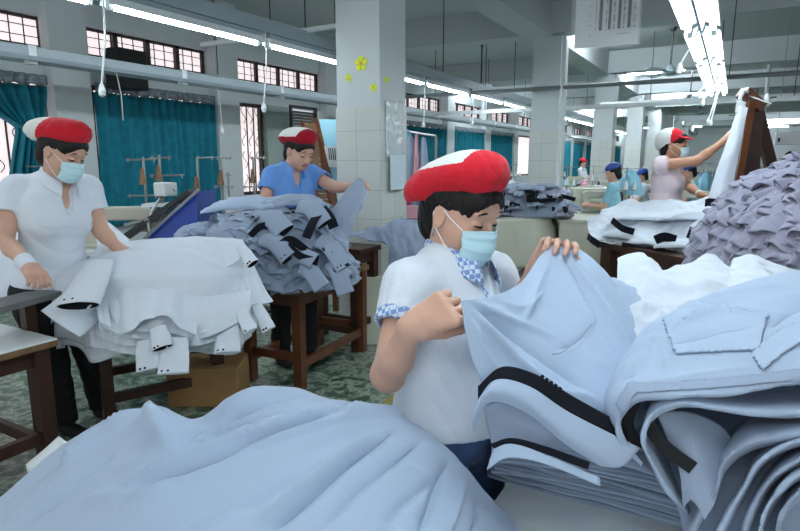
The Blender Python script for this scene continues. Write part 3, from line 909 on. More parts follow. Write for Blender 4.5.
        for q in (0, -1):
            lp = MB()
            qs = -1 if q == 0 else 1
            for rr in (0, -1):
                a0 = G[rr][q]; e0 = W((qs * .076, -.012, .016 if rr else -.034)); e1 = W((qs * .074, -.022, -.01))
                lp.tube([a0, lerp(a0, e0, .5) + HB[0] * qs * .004, e0, e1], .0014, 5)
            obj('ear_loop', lp, 'maskwhite', root)
    make_cap(root, cap, capm, hc, HB, hs, W, vox)
    return root, J, HB, D
CAP = {}
def make_cap(root, kind, capm, hc, HB, hs, W, vox):
    C = SDF(hc - .24, hc + .24, max(vox, .0035))
    if kind == 'beret':
        # soft tilted cap: band round the brow, crown flopping back
        lift = CAP.get('lift', .30)
        C.ell(W((0, -.018, .078)), V3(.091, .112, .058) * hs, frame(HB[1] + HB[2] * lift, HB[2]), .0)
        C.ell(W((0, -.072 - CAP.get('back', 0), .056 - CAP.get('drop', 0))), V3(.088, .078, .052) * hs, frame(HB[1] + HB[2] * lift * 1.3, HB[2]), .035)
        C.ell(W((0, .040, .094)), V3(.070, .048, .050) * hs, HB, .025)
        C.noise(.0012, 22, 8, axis=HB[2])
        n = U(-HB[2] + HB[1] * .42)
        C.plane(W((0, .066, .060)), n)
        C.noise(.0004, 60, 5)
        wb_ = CAP.get('white', 'top')
        def mi(c):
            r = (c - hc) @ HB.T / hs
            if wb_ == 'top': white = (r[:, 1] < .020) & (r[:, 2] > .088 + .46 * (r[:, 1] + .06))
            elif wb_ == 'topback': white = (r[:, 1] < .035) & (r[:, 2] > .060 + .40 * (r[:, 1] + .06))
            else: white = (r[:, 1] < -.075) & (r[:, 2] > -.02 - .9 * (r[:, 1] + .11))
            return white.astype(int)
        sdf_obj('cap', C, list(capm), root, mi)
    elif kind == 'visor':
        C.ell(W((0, -.030, .052)), V3(.092, .108, .082) * hs, HB, .0)
        C.ell(W((0, -.085, .015)), V3(.066, .058, .070) * hs, HB, .03)
        C.noise(.001, 24, 8)
        C.plane(W((0, .05, .045)), U(-HB[2] + HB[1] * .55))
        C.ell(W((0, .078, .056)), V3(.074, .062, .010) * hs, frame(HB[1] - HB[2] * .2, HB[2]), .012)
        sdf_obj('cap', C, list(capm), root, lambda c: (((c - hc) @ HB[1] / hs < -.008)).astype(int))
    else:
        C.ell(W((0, -.020, .060)), V3(.090, .108, .075) * hs, HB, .0)
        C.plane(W((0, .05, .045)), U(-HB[2]))
        C.ell(W((0, .085, .052)), V3(.06, .045, .008) * hs, HB, .01)
        sdf_obj('cap', C, capm[0], root)
def legs_for(J, pelvis, B, floor=0.0, spread=.09, shift=(0, 0, 0)):
    pelvis = np.array(tuple(pelvis)); x = B[0]
    sh = np.array(shift, float)
    for q, sgn in (('l', 1), ('r', -1)):
        J['hip' + q] = pelvis + x * sgn * spread - UPZ * .05
        an = pelvis * [1, 1, 0] + x * sgn * (spread + .02) + sh * [1, 1, 0] + UPZ * .08
        J['an' + q] = an; J['kn' + q] = lerp(J['hip' + q], an, .5) + B[1] * .025
# gingham trim for the seated-row worker's blouse
def gingham():
    m = cloth('blue_gingham', (150, 176, 214)); nt = m.node_tree; b = nt.nodes['Principled BSDF']
    tc = nt.nodes.new('ShaderNodeTexCoord'); mp = nt.nodes.new('ShaderNodeMapping'); mp.inputs['Rotation'].default_value = (0.6, 0.5, 0.5)
    nt.links.new(tc.outputs['Object'], mp.inputs[0])
    ck = nt.nodes.new('ShaderNodeTexChecker'); ck.inputs['Scale'].default_value = 90
    ck.inputs['Color1'].default_value = srgb(206, 218, 234); ck.inputs['Color2'].default_value = srgb(122, 152, 200)
    nt.links.new(mp.outputs[0], ck.inputs['Vector']); nt.links.new(ck.outputs['Color'], b.inputs['Base Color'])
    return m
M['gingham'] = gingham()
M['cyanblue'] = cloth('cornflower_cotton', (104, 150, 214))
M['pinkstripe'] = cloth('pale_pink_cotton', (226, 208, 214))
def px(x, y, d): return np.array(tuple(P(x, y, d)))
def vf(x):
    f = np.array(tuple(ray(x, 160))); f[2] = 0; f = U(f); return f, np.array([-(-f[1]), -f[0], 0.0])
# main worker
CAP.update(white='top', lift=.56, drop=.030, back=.012)
tfm = R_ * .75 - F_ * .66
Bm = frame(tfm)
J = dict(head=px(460, 210, 1.40), neck=px(452, 262, 1.44), chest=px(452, 322, 1.43), pelvis=px(450, 425, 1.42),
         shr=px(411, 287, 1.33), shl=px(492, 276, 1.58), elr=px(388, 375, 1.24), wrr=px(413, 326, 1.13), ell=px(512, 318, 1.62), wrl=px(538, 268, 1.50))
legs_for(J, J['pelvis'], Bm)
hm = (R_ * .75 - F_ * .66 - UPZ * .30, 0.0)
main_worker, Jm, HBm, Dm = person('woman in white blouse with blue checked collar, red cap and mask holding a blue shirt', J, hm, tfm, s=1.0, hs=1.0, vox=.003, shirt='bluewhite', sleeve=.48, trim='gingham', collar=True, collar_mat='gingham', trousers='jeans', shirt_hem=-.01,
    hands=dict(r=dict(f=px(452, 306, 1.10) - px(413, 326, 1.13), n=px(440, 330, 1.3) - px(440, 310, 1.1), side=-1, curl=[1.0, 1.05, 1.1, 1.15], thumb=(.35, .8), tcurl=.2),
               l=dict(f=px(556, 245, 1.46) - px(538, 268, 1.50), n=-F_, side=1, curl=[.7, .8, .9, 1.0])))
er = MB().tube([loc2w(Jm['head'], HBm, p) for p in ((-.079, -.004, -.042), (-.080, -.003, -.052), (-.080, -.003, -.062))], [.002, .003, .002], 8)
obj('earring', er, 'steel', main_worker)
# left worker
CAP.update(white='back', lift=.42, back=.03, drop=.012)
F1, R1 = vf(60)
tf1 = R1 * .50 - F1 * .86
B1 = frame(tf1)
J = dict(head=px(62, 150, 2.78), neck=px(57, 180, 2.86), chest=px(54, 216, 2.88), pelvis=px(50, 283, 2.95),
         shr=px(17, 190, 2.80), shl=px(87, 189, 2.96), elr=px(4, 240, 2.72), wrr=px(28, 266, 2.58), ell=px(101, 231, 3.0), wrl=px(118, 248, 3.02))
legs_for(J, J['pelvis'], B1, shift=F1 * .10 + R1 * .09)
h1 = (R1 * .74 - F1 * .64 - UPZ * .48, 0.0)
w1, J1, HB1, D1 = person('woman in plain white short sleeved shirt, red and white cap, standing at the white pile', J, h1, tf1, vox=.004, shirt='bluewhite', sleeve=.5, collar=True, trousers='black', shirt_hem=.0, s=1.1, hs=1.1,
    hands=dict(r=dict(f=px(44, 284, 2.5) - px(28, 266, 2.58), n=-UPZ, side=1, curl=.9), l=dict(f=px(134, 256, 3.0) - px(118, 248, 3.02), n=-UPZ, side=-1, curl=.3)))
wb = SDF(J1['wrr'] - .1, J1['wrr'] + .1, .004); ax = U(J1['wrr'] - J1['elr'])
wb.cone(J1['wrr'] - ax * .06, J1['wrr'] + ax * .02, .041, .035, 0).plane(J1['wrr'] + ax * .02, ax).plane(J1['wrr'] - ax * .055, -ax)
sdf_obj('wristband', wb, 'bluewhite', w1)
# worker in cornflower blouse
CAP.update(white='topback', lift=.34, back=.01, drop=.012)
F2, R2 = vf(298)
tf2 = R2 * .40 - F2 * .9
B2 = frame(tf2)
J = dict(head=px(299, 150, 3.97), neck=px(292, 169, 4.05), chest=px(291, 192, 4.07), pelvis=px(291, 238, 4.12),
         shr=px(273, 176, 3.98), shl=px(312, 175, 4.16), elr=px(264, 203, 3.92), wrr=px(278, 215, 3.77), ell=px(334, 187, 4.02), wrl=px(351, 187, 3.88))
legs_for(J, J['pelvis'], B2)
h2 = (R2 * .62 - F2 * .74 - UPZ * .42, 0.0)
w2, J2, HB2, D2 = person('woman in cornflower blue blouse and crimson cap sorting the grey blue pile', J, h2, tf2, vox=.0045, shirt='cyanblue', sleeve=.55, collar=True, trousers='black', mask=False, capm=('darkred', 'capwhite'), s=1.12, hs=1.12, skin='skin',
    hands=dict(r=dict(f=R_, n=-UPZ, side=1, curl=.5), l=dict(f=R_ * .8 - F_ * .3 + UPZ * .35, n=-UPZ, side=-1, curl=.7)))
# worker in pink
F4, R4 = vf(672)
tf4 = R4 * .95 - F4 * .25
B4 = frame(tf4)
J = dict(head=px(674, 145, 4.85), neck=px(663, 162, 4.93), chest=px(666, 182, 4.94), pelvis=px(665, 222, 4.98),
         shr=px(661, 165, 4.78), shl=px(673, 165, 5.10), elr=px(697, 161, 4.70), wrr=px(723, 142, 4.66), ell=px(688, 186, 5.16), wrl=px(701, 195, 5.0))
legs_for(J, J['pelvis'], B4)
h4 = (R4 * .97 - F4 * .22 - UPZ * .02, 0.0)
w4, J4, HB4, D4 = person('woman in pale pink sleeveless top and red peaked cap reaching up to the wooden frame', J, h4, tf4, vox=.0045, shirt='pinkstripe', sleeve=.12, collar=False, trousers='black', cap='visor', s=1.08, hs=1.06, skin='skin2',
    hands=dict(r=dict(f=R_ * .6 + UPZ * .8, n=R_, side=1, curl=.25), l=dict(f=R_ * .9 - UPZ * .3, n=-UPZ, side=-1, curl=.4)))
br = SDF(J4['wrl'] - .08, J4['wrl'] + .08, .004); ax = U(J4['wrl'] - J4['ell'])
br.cone(J4['wrl'] - ax * .03, J4['wrl'] - ax * .012, .032, .031, 0)
sdf_obj('bracelet', br, 'cream', w4)
# ------------------------------------------------------------ work tables
TZ = 0.67
def table(name, label, o, ax, ay, z, top='laminate', edge='woodedge', leg='wood', lw=0.06, legs=((0.03, 0.03), (0.97, 0.03), (0.97, 0.97), (0.03, 0.97)), th=0.035, str_z=0.16, apron=True, group='work tables', stre=True):
    """o nearest corner on the table top (x, y), ax / ay edge vectors"""
    o = Vector((o[0], o[1], 0)); ax = Vector((ax[0], ax[1], 0)); ay = Vector((ay[0], ay[1], 0))
    c = o + ax / 2 + ay / 2
    t = thing(name, label, 'table', tuple(c), group)
    q = [o, o + ax, o + ax + ay, o + ay]
    obj('tabletop', MB().prism([p + Vector((0, 0, z - 0.008)) for p in q], (0, 0, 0.008)), top, t)
    obj('edge_band', MB().prism([p + Vector((0, 0, z - th)) for p in q], (0, 0, th - 0.008)), edge, t)
    P4 = [o + ax * a + ay * b for a, b in legs]
    cc = sum(P4, Vector()) / len(P4)
    pos = []
    for p in P4:
        p = p + (cc - p).normalized() * lw * .8; pos.append(p)
        obj('leg', MB().bar(p, p + Vector((0, 0, z - th)), lw, lw, up=ax, w2=lw * 1.1, h2=lw * 1.1), leg, t)
    for i in range(len(pos)):
        a, b = pos[i], pos[(i + 1) % len(pos)]
        if apron: obj('apron', MB().bar(a + Vector((0, 0, z - th - .045)), b + Vector((0, 0, z - th - .045)), .022, .085), leg, t)
        if stre: obj('stretcher', MB().bar(a + Vector((0, 0, str_z + (0.05 if i % 2 else 0))), b + Vector((0, 0, str_z + (0.05 if i % 2 else 0))), .032, .055), leg, t)
    return t
def xy(v): return Vector((v.x, v.y, 0))
# lower left white topped table
c1 = atZ(57, 338, TZ)
table('work_table', 'white topped table with worn wooden edge at the lower left corner of the view', (c1.x, c1.y), (-1.0, -0.0), (0, -0.75), TZ)
# table under the white pile: skewed
A = atZ(100, 432, 0); Bq = atZ(226, 402, 0); ux = xy(Bq - A); uy = Vector((-ux.y, ux.x, 0)).normalized() * 0.55
table('pile_table', 'dark wooden table carrying the tall white shirt pile', (A.x, A.y), ux * 1.05, uy, TZ, top='wood', edge='wood')
# narrow pressing board
a = atZ(62, 291, TZ + .16); b = atZ(-40, 318, TZ + .16)
o = thing('pressing_board', 'narrow dark pressing board edge under the hand of the woman in white', 'board', tuple(xy((a + b) / 2)))
dirv = (b - a).normalized(); sd = Vector((-dirv.y, dirv.x, 0)) * -1
if sd.dot(Vector(F_)) < 0: sd = -sd
m_ = MB().prism([a, b, b + sd * .16, a + sd * .16], (0, 0, -.028)); obj('board_top', m_, mat('grey_worn_board', (110, 112, 110), .5, var=.2), o)
for t_ in (.25, .9):
    p = a.lerp(b, t_) + sd * .08; obj('leg', MB().bar((p.x, p.y, 0), (p.x, p.y, p.z - .028), .05, .05), 'wood', o)
# table of the grey blue pile
FL = atZ(289, 397, 0); FR = atZ(349, 389, 0); BL = atZ(311, 364, 0)
ux = xy(FR - FL); uy = Vector((-ux.y, ux.x, 0)).normalized()
cor = atZ(300, 290, TZ); e2 = atZ(374, 264, TZ)
table('pile_table', 'brown wooden table with worn edge under the grey blue shirt pile', (cor.x - .02, cor.y - .02), xy(e2 - cor) * .98, Vector((-(e2 - cor).y, (e2 - cor).x, 0)).normalized() * 0.46, TZ, top='woodedge', edge='woodedge', leg='brown')
# tall table by the column with shirt on it
c3 = atZ(389, 243, .80)
table('side_table', 'taller dark wooden side table standing against the front column', (c3.x - .62, c3.y - .42 + .0), (.62, 0), (0, .30), .80, top='wood', edge='wood', leg='wood')
# right: table carrying white pile with black collars
a = atZ(598, 241, .80); b = atZ(712, 264, .80)
ax_ = xy(b - a); ay_ = Vector((-ax_.y, ax_.x, 0)).normalized() * .5
if ay_.dot(Vector(F_)) < 0: ay_ = -ay_
table('pile_table', 'dark brown wooden table under the white pile with black collar bands', (a.x, a.y), ax_ * 1.0, ay_, .80, top='wood', edge='wood', lw=.10, th=.05)
# big foreground table
FT = 0.70
table('cutting_table', 'pale white topped sorting table in front of the woman in the red cap', (-.40, .45), (1.7, 0), (0, 1.38), FT, edge='laminate', leg='wood', lw=.07)
table('cutting_table', 'low pale table under the large smooth blue shirt pile', (-1.12, .1), (.68, 0), (0, .66), FT - .02, edge='laminate', leg='wood', lw=.07)
table('pile_table', 'long pale table behind the stacked blue shirts carrying loose white shirts', (-.32, 1.88), (1.6, 0), (0, .75), FT, edge='laminate', leg='wood', lw=.07)
# ------------------------------------------------------------ garment heaps
def npv(v): return np.array(tuple(v), float)
def drape_layer(name, label, group, c, rx, ry, rot, a0, a1, ztop, zhem, k, m, seed, rin=0.0, tail=.06, tw=.9, wav=.028, n=70, cat='shirt', drop=.10, flare=.03, edgewav=.0, phase=0.0, rough=None):
    rs = np.random.RandomState(seed)
    A = np.linspace(a0, a1, n); nv = 46 if rough is None else 110
    G = np.zeros((nv, n, 3)); ca, sa = math.cos(rot), math.sin(rot)
    own = rs.uniform(0, 6.28, 4)
    edge_fade = np.clip(np.minimum(A - a0, a1 - A) / .25, 0, 1)
    ex = .62
    sx = np.sign(np.cos(A)) * np.abs(np.cos(A)) ** ex; sy = np.sign(np.sin(A)) * np.abs(np.sin(A)) ** ex
    hem = zhem + tail * np.cos(2 * PI * A / tw + own[0]) + .012 * np.sin(A * 9 + own[1])
    w1 = np.sin(A * 11 + 1.7 * np.sin(A * 3 + phase) + phase) * .6 + np.sin(A * 5.3 + phase * 2) * .5
    w2 = np.sin(A * 17 + own[2] + 2 * np.sin(A * 4 + own[3]))
    for i in range(nv):
        t = i / (nv - 1)
        if t < .42:
            q = t / .42; r = rin + (1 - rin) * q; z = ztop - drop * r ** 2.6 + 0 * A
            hang = 0.25 * r ** 3 * np.ones(n)
        else:
            q = (t - .42) / .58; r = 1 + .055 * math.sin(min(1, q * 2.2) * PI / 2)
            e = ztop - drop
            z = e + (hem - e) * (q ** 1.12 * .97 + .03 * q)
            hang = (.25 + .75 * q) * np.ones(n)
        rr = r + flare * (hang - .25).clip(0) + wav * hang * w1 / max(rx, .2) * .8 + .006 * w2 * hang / max(rx, .2) + .006 * k
        x = rx * rr * sx; y = ry * rr * sy
        G[i, :, 0] = c[0] + x * ca - y * sa; G[i, :, 1] = c[1] + x * sa + y * ca
        G[i, :, 2] = z + .006 * k * (1 if t < .42 else 1 - .0 * q) + edgewav * hang * np.sin(A * 7 + own[2])
    G = wrinkle(G, .008, 9, seed, aniso=(0, 0, 1))
    for am_, fr_ in (rough or ()): G = wrinkle(G, am_, fr_, seed + int(fr_))
    o = sheet(name, G, m, None, solid=.003)
    tag(o, label, cat, group)
    return o
def sleeve(name, label, group, pts, wid, thk, m, lining='navy', seed=0, cat='shirt', up=None, parent=None, cuff=None, buttons=True):
    """open flattened tube (sleeve and cuff) with dark inner lining and buttons"""
    pts = [npv(p) for p in pts]
    C = cr(np.array(pts)[:, None, :], 26)[:, 0]
    n = 26; G = np.zeros((26, n, 3)); L = np.zeros((26, n, 3))
    upv = npv(up) if up is not None else UPZ
    W = np.interp(np.linspace(0, 1, 26), np.linspace(0, 1, len(wid)), wid); T = np.interp(np.linspace(0, 1, 26), np.linspace(0, 1, len(thk)), thk)
    fr = []
    for i in range(26):
        d = U(C[min(i + 1, 25)] - C[max(i - 1, 0)]); s = U(np.cross(d, upv)); u = np.cross(s, d); fr.append((d, s, u))
        for j in range(n):
            a = 2 * PI * j / (n - 1)
            G[i, j] = C[i] + s * W[i] / 2 * math.cos(a) + u * T[i] / 2 * math.sin(a)
            L[i, j] = C[i] + (s * W[i] / 2 * math.cos(a) + u * T[i] / 2 * math.sin(a)) * .93
    G = wrinkle(G, .004, 16, seed)
    G[:, -1] = G[:, 0]
    if parent is None:
        root = thing(name, label, cat, tuple(C.mean(0) * [1, 1, 0] + UPZ * C[:, 2].min()), group)
    else: root = parent
    sheet('sleeve', G, m, root, solid=.002)
    Lx = L.copy(); 
    sheet('lining', Lx[8:], lining, root, solid=.001)
    if buttons:
        d, s, u = fr[-2]; b = MB()
        for q in (.12, .32):
            p = C[-3] + s * W[-1] * q + u * T[-1] / 2 * math.sqrt(1 - (2 * q) ** 2) * 1.05
            b.lathe(p, [(.0045, 0), (.0055, .0015), (.003, .003)], 10, axis=tuple(u))
        obj('button', b, 'navy', root)
    return root
def flat_strip(name, pts, w, m, parent=None, up=None, seed=0, solid=.002, amp=.0):
    C = cr(np.array([npv(p) for p in pts])[:, None, :], 40)[:, 0]
    upv = npv(up) if up is not None else UPZ
    G = np.zeros((40, 7, 3))
    for i in range(40):
        d = U(C[min(i + 1, 39)] - C[max(i - 1, 0)]); s = U(upv - d * np.dot(upv, d))
        for j in range(7): G[i, j] = C[i] + s * w * ((j / 6) - .5)
    if amp: G = wrinkle(G, amp, 12, seed)
    return sheet(name, G, m, parent, solid=solid)
def stitch(name, pts, m, parent):
    C = cr(np.array([npv(p) for p in pts])[:, None, :], 30)[:, 0]
    return obj(name, MB().tube([tuple(p) for p in C], .0012, 5), m, parent, smooth=True)
# ---- white pile on its table
WG = 'white shirts in the pile beside the woman in white'
cA = P(160, 285, 3.02)
cw = (cA.x, cA.y)
rot1 = YAW
names = ['white shirt on top of the pile, smooth with a long curved hem', 'second white shirt of the pile, hem hanging just under the top one', 'third white shirt of the pile with scalloped hem', 'fourth white shirt of the pile, narrow strip of hem showing', 'fifth white shirt of the pile', 'sixth white shirt of the pile near the table edge', 'lowest white shirt of the pile hanging over the table edge', 'white shirt hanging at the right end of the pile', 'white shirt spread at the left end of the pile']
zt = P(160, 238, 3.05).z
specs = [(-2, -PI, PI, .66, .02, 1.45), (-4, -PI, .1, .60, .03, .8), (-6, -2.9, -.1, .56, .03, 1.1)]
for i, (k, a0, a1, zh, tl, tw) in enumerate(specs):
    drape_layer('white_shirt', ['white shirt folded inside the middle of the white pile', 'white shirt under the front ones of the white pile', 'white shirt lowest on the white pile table'][i], WG, cw, .46 - .004 * i, .26, rot1, a0, a1, zt - .035 - .004 * i, zh, k, 'bluewhite', 20 + i, rin=0 if i == 0 else .5, tail=tl, tw=tw, phase=1.3 + .22 * i, flare=.05, wav=.03, n=130)
def folds(G, n, amp, ph=0.0, p=1.3, s0=0.0):
    N = grid_normals(G); u = np.linspace(0, 1, G.shape[0])[:, None]; v = np.linspace(0, 1, G.shape[1])[None]
    f = np.sin(2 * PI * n * v + ph + 1.1 * np.sin(2 * PI * n * .37 * v + ph)) * .7 + .45 * np.sin(2 * PI * n * 1.9 * v + 2 * ph)
    return G + N * (amp * ((u - s0).clip(0)) ** p * f)[..., None]
def panel(label, rows, n, amp, seed, m='bluewhite', ph=0.0, g=None, nm='white_shirt', w=.006, res=(70, 130), p=1.3):
    G = folds(net([[P(*q) for q in r] for r in rows], *res), n * .62, amp * .75, ph, p)
    G = wrinkle(G, w, 8, seed, aniso=(0, 0, 1)); G = wrinkle(G, w * .3, 24, seed + 1)
    return tag(sheet(nm, G, m, None, solid=.003), label, 'shirt', g or WG)
# back of the heap
panel('white shirt spread over the rear of the white pile', [[(118, 262, 3.34), (150, 255, 3.40), (200, 252, 3.44), (240, 255, 3.46)], [(100, 246, 3.14), (148, 240, 3.2), (198, 237, 3.24), (242, 240, 3.28)], [(92, 262, 2.95), (140, 256, 3.0), (195, 254, 3.05), (250, 258, 3.1)], [(95, 285, 2.86), (140, 285, 2.88), (195, 285, 2.92), (255, 285, 3.0)]], 4, .006, 11)
# lower hems, inside to outside
hemset = [('white shirt with the lowest hem strip of the white pile front', [(88, 318, 2.80), (120, 324, 2.79), (155, 326, 2.79), (190, 328, 2.80), (232, 322, 2.86)], [(90, 346, 2.74), (118, 352, 2.73), (150, 356, 2.73), (185, 352, 2.74), (226, 344, 2.80)], 6, .02),
          ('white shirt with the second hem strip from below on the white pile front', [(92, 308, 2.79), (125, 314, 2.78), (160, 318, 2.78), (198, 318, 2.79), (240, 310, 2.84)], [(96, 336, 2.71), (122, 345, 2.70), (158, 347, 2.70), (192, 352, 2.71), (236, 338, 2.77)], 7, .022),
          ('white shirt with the third hem strip from below on the white pile front', [(95, 300, 2.78), (128, 304, 2.76), (165, 306, 2.76), (205, 306, 2.77), (246, 300, 2.83)], [(100, 330, 2.69), (128, 338, 2.68), (166, 340, 2.68), (198, 346, 2.69), (244, 328, 2.75)], 6, .024),
          ('white shirt with the fourth hem strip from below on the white pile front', [(98, 292, 2.76), (130, 296, 2.75), (168, 296, 2.75), (210, 296, 2.76), (252, 290, 2.82)], [(104, 324, 2.67), (132, 331, 2.66), (168, 333, 2.66), (205, 338, 2.67), (250, 316, 2.73)], 5, .022)]
for i, (lab, a_, b_, n_, am) in enumerate(hemset):
    mid_ = [((x0 + x1) / 2, (y0 + y1) / 2 - 3, (d0 + d1) / 2 - .02) for (x0, y0, d0), (x1, y1, d1) in zip(a_, b_)]
    panel(lab, [a_, mid_, b_], n_, am, 31 + i, ph=1.7 * i, p=1.0)
panel('white shirt forming the right front of the white pile with a rising curved hem', [[(190, 256, 2.97), (215, 252, 3.0), (240, 246, 3.06), (246, 246, 3.12)], [(186, 282, 2.84), (214, 280, 2.86), (242, 272, 2.93), (256, 270, 3.0)], [(184, 308, 2.75), (212, 306, 2.76), (240, 294, 2.84), (266, 292, 2.93)], [(178, 330, 2.68), (196, 335, 2.67), (222, 318, 2.73), (247, 300, 2.80), (273, 303, 2.88)][:1] + [(205, 334, 2.68), (238, 308, 2.78), (273, 303, 2.88)]], 5, .020, 41, ph=.6)
panel('white shirt forming the broad left front of the white pile with button edge', [[(90, 256, 2.98), (120, 254, 2.96), (160, 254, 2.96), (196, 258, 2.98)], [(92, 272, 2.86), (122, 272, 2.83), (162, 274, 2.82), (200, 280, 2.84)], [(96, 298, 2.74), (124, 302, 2.70), (160, 300, 2.69), (200, 306, 2.73)], [(103, 327, 2.64), (128, 334, 2.61), (156, 316, 2.62), (196, 336, 2.66)]], 4, .020, 42, ph=2.2)
bt = MB()
for q in range(4):
    p_ = P(97 + q * 3.2, 272 + q * 12, 2.80 - q * .05); bt.lathe(p_, [(.0055, 0), (.0055, .003)], 10, axis=tuple(-np.array(tuple(ray(100, 290)))))
w_ = sheet('white_shirt', folds(net([[P(91, 256, 2.95), P(95, 256, 2.93), P(100, 257, 2.92)], [P(93, 285, 2.80), P(98, 286, 2.77), P(104, 287, 2.76)], [P(99, 322, 2.64), P(105, 325, 2.62), P(112, 328, 2.61)]], 40, 12), 1, .004), 'bluewhite', None, solid=.003)
tag(w_, 'narrow white button placket edge at the left of the broad front', 'shirt', WG)
obj('button', bt, 'paper', w_)
panel('topmost white shirt of the white pile with a long sweeping curved hem', [[(104, 248, 3.18), (140, 240, 3.24), (180, 237, 3.27), (215, 237, 3.29), (242, 240, 3.31)], [(100, 247, 3.08), (138, 243, 3.12), (180, 240, 3.15), (216, 240, 3.18), (243, 242, 3.2)], [(104, 254, 2.99), (136, 252, 2.99), (178, 254, 2.99), (216, 254, 3.02), (242, 248, 3.08)], [(112, 263, 2.88), (138, 257, 2.89), (182, 279, 2.79), (214, 274, 2.83), (240, 258, 2.95)]], 3, .008, 43, ph=1.0)
def cuff_at(x0, y0, d0, x1, y1, d1, label, w=.10, t=.05, m='bluewhite', lin='navy', g=WG, nm='white_shirt_sleeve', seed=1, lift=(0, 0, 0), buttons=True):
    a = P(x0, y0, d0); b = P(x1, y1, d1); mid = (a + b) / 2 + Vector(lift)
    return sleeve(nm, label, g, [a, mid, b], [w * .75, w * .92, w], [t * .8, t, t], m, lin, seed, up=tuple(-F_ * .8 + UPZ * .5), cat='sleeve', buttons=buttons)
cuff_at(100, 262, 2.80, 78, 306, 2.58, 'white sleeve with black lined cuff and two buttons at the pile left', .19, .05, seed=3)
cuff_at(176, 338, 2.62, 173, 374, 2.56, 'white plain cuff hanging lowest in the middle under the white pile', .14, .03, lin='bluewhite', seed=4)
cuff_at(229, 322, 2.74, 227, 353, 2.66, 'short white cuff under the right part of the white pile', .12, .025, lin='bluewhite', seed=5)
cuff_at(146, 340, 2.62, 149, 370, 2.58, 'white cuff with one button left of the lowest cuff', .11, .018, lin='bluewhite', seed=6)
cuff_at(238, 306, 2.74, 251, 331, 2.68, 'white narrow cuff with two dark buttons at the right end of the white pile', .065, .012, seed=7, lin='bluewhite')
cuff_at(256, 304, 2.78, 269, 330, 2.72, 'outermost white narrow cuff with two dark buttons at the right end', .065, .012, seed=8, lin='bluewhite')
cuff_at(158, 328, 2.60, 163, 348, 2.57, 'white sleeve opening showing black lining under the pile front', .09, .045, seed=9)
cuff_at(240, 246, 2.82, 253, 264, 2.76, 'small rolled white cuff on the right shoulder of the white pile', .06, .03, seed=10)
# point of a shirt front poking left
G = net([[P(96, 262, 2.84), P(100, 285, 2.80), P(106, 310, 2.76)], [P(70, 288, 2.70), P(80, 308, 2.68), P(92, 328, 2.68)], [P(41, 311, 2.64), P(60, 325, 2.60), P(80, 337, 2.60)]], 34, 34)
tag(sheet('white_shirt', wrinkle(G, .004, 10, 5), 'bluewhite', None, solid=.003), 'pointed white shirt tail poking out left below the cuff with two buttons', 'shirt', WG)
# ---- second white shirt lying behind, next to machine
G = net([[P(78, 205, 3.3), P(95, 212, 3.3), P(120, 232, 3.3), P(150, 240, 3.3)], [P(0, 250, 3.2), P(60, 245, 3.2), P(110, 240, 3.15), P(160, 243, 3.1)]], 26, 26)
# white cloth held behind the worker
G = net([[P(95, 214, 3.35), P(112, 226, 3.35), P(130, 240, 3.3)], [P(96, 235, 3.2), P(112, 240, 3.2), P(128, 246, 3.15)], [P(99, 262, 3.1), P(112, 262, 3.1), P(130, 262, 3.1)]], 20, 20)
tag(sheet('white_shirt', wrinkle(G, .01, 8, 77), 'bluewhite', None, solid=.004), 'white shirt raised behind the arm of the woman in white', 'shirt')
G = net([[P(-12, 205, 3.4), P(4, 215, 3.4), P(22, 225, 3.4)], [P(-14, 250, 3.3), P(6, 255, 3.3), P(24, 260, 3.3)], [P(-14, 300, 3.2), P(6, 300, 3.2), P(24, 300, 3.2)]], 20, 20)
tag(sheet('white_shirt', wrinkle(G, .02, 6, 78), 'bluewhite', None, solid=.004), 'white shirt hanging behind the woman at the left edge of the view', 'shirt')
# ---- chaotic mound helper
def lump(name, label, group, c, L, W, H, az, m, seed, tilt=0.0, amp=.02, cat='shirt', lining=None, sweep=None):
    """a bunched garment part: elongated crumpled fold lying on the heap"""
    nu, nv = 56, 46
    G = np.zeros((nu, nv, 3)); rs = np.random.RandomState(seed)
    bend = rs.uniform(-.35, .35) if sweep is None else sweep
    for i in range(nu):
        u = i / (nu - 1) * 2 - 1
        for j in range(nv):
            v = (j / (nv - 1)) * 2 - 1
            a = v * 1.9
            wd = (1 - abs(u) ** 3.2 * .75)
            x = u * L / 2; y = math.sin(a) * W / 2 * wd + bend * L * .5 * u * u; z = H * (math.cos(a) * .5 + .5) * (1 - abs(u) ** 3 * .8)
            G[i, j] = (x, y, z)
    G = wrinkle(G, amp * .9, 2.6 / W * .9, seed, aniso=(1, .15, 0))
    G = wrinkle(G, amp * .3, 4.0 / W * .8, seed + 5, aniso=(1, -.3, 0))
    ct, st = math.cos(tilt), math.sin(tilt); ca, sa = math.cos(az), math.sin(az)
    X = G[..., 0] * ct + G[..., 2] * 0 ; Z = G[..., 2] + G[..., 0] * st
    o = np.stack([c[0] + X * ca - G[..., 1] * sa, c[1] + X * sa + G[..., 1] * ca, c[2] + Z], -1)
    ob = sheet(name, o, m, None, solid=.003)
    return tag(ob, label, cat, group)
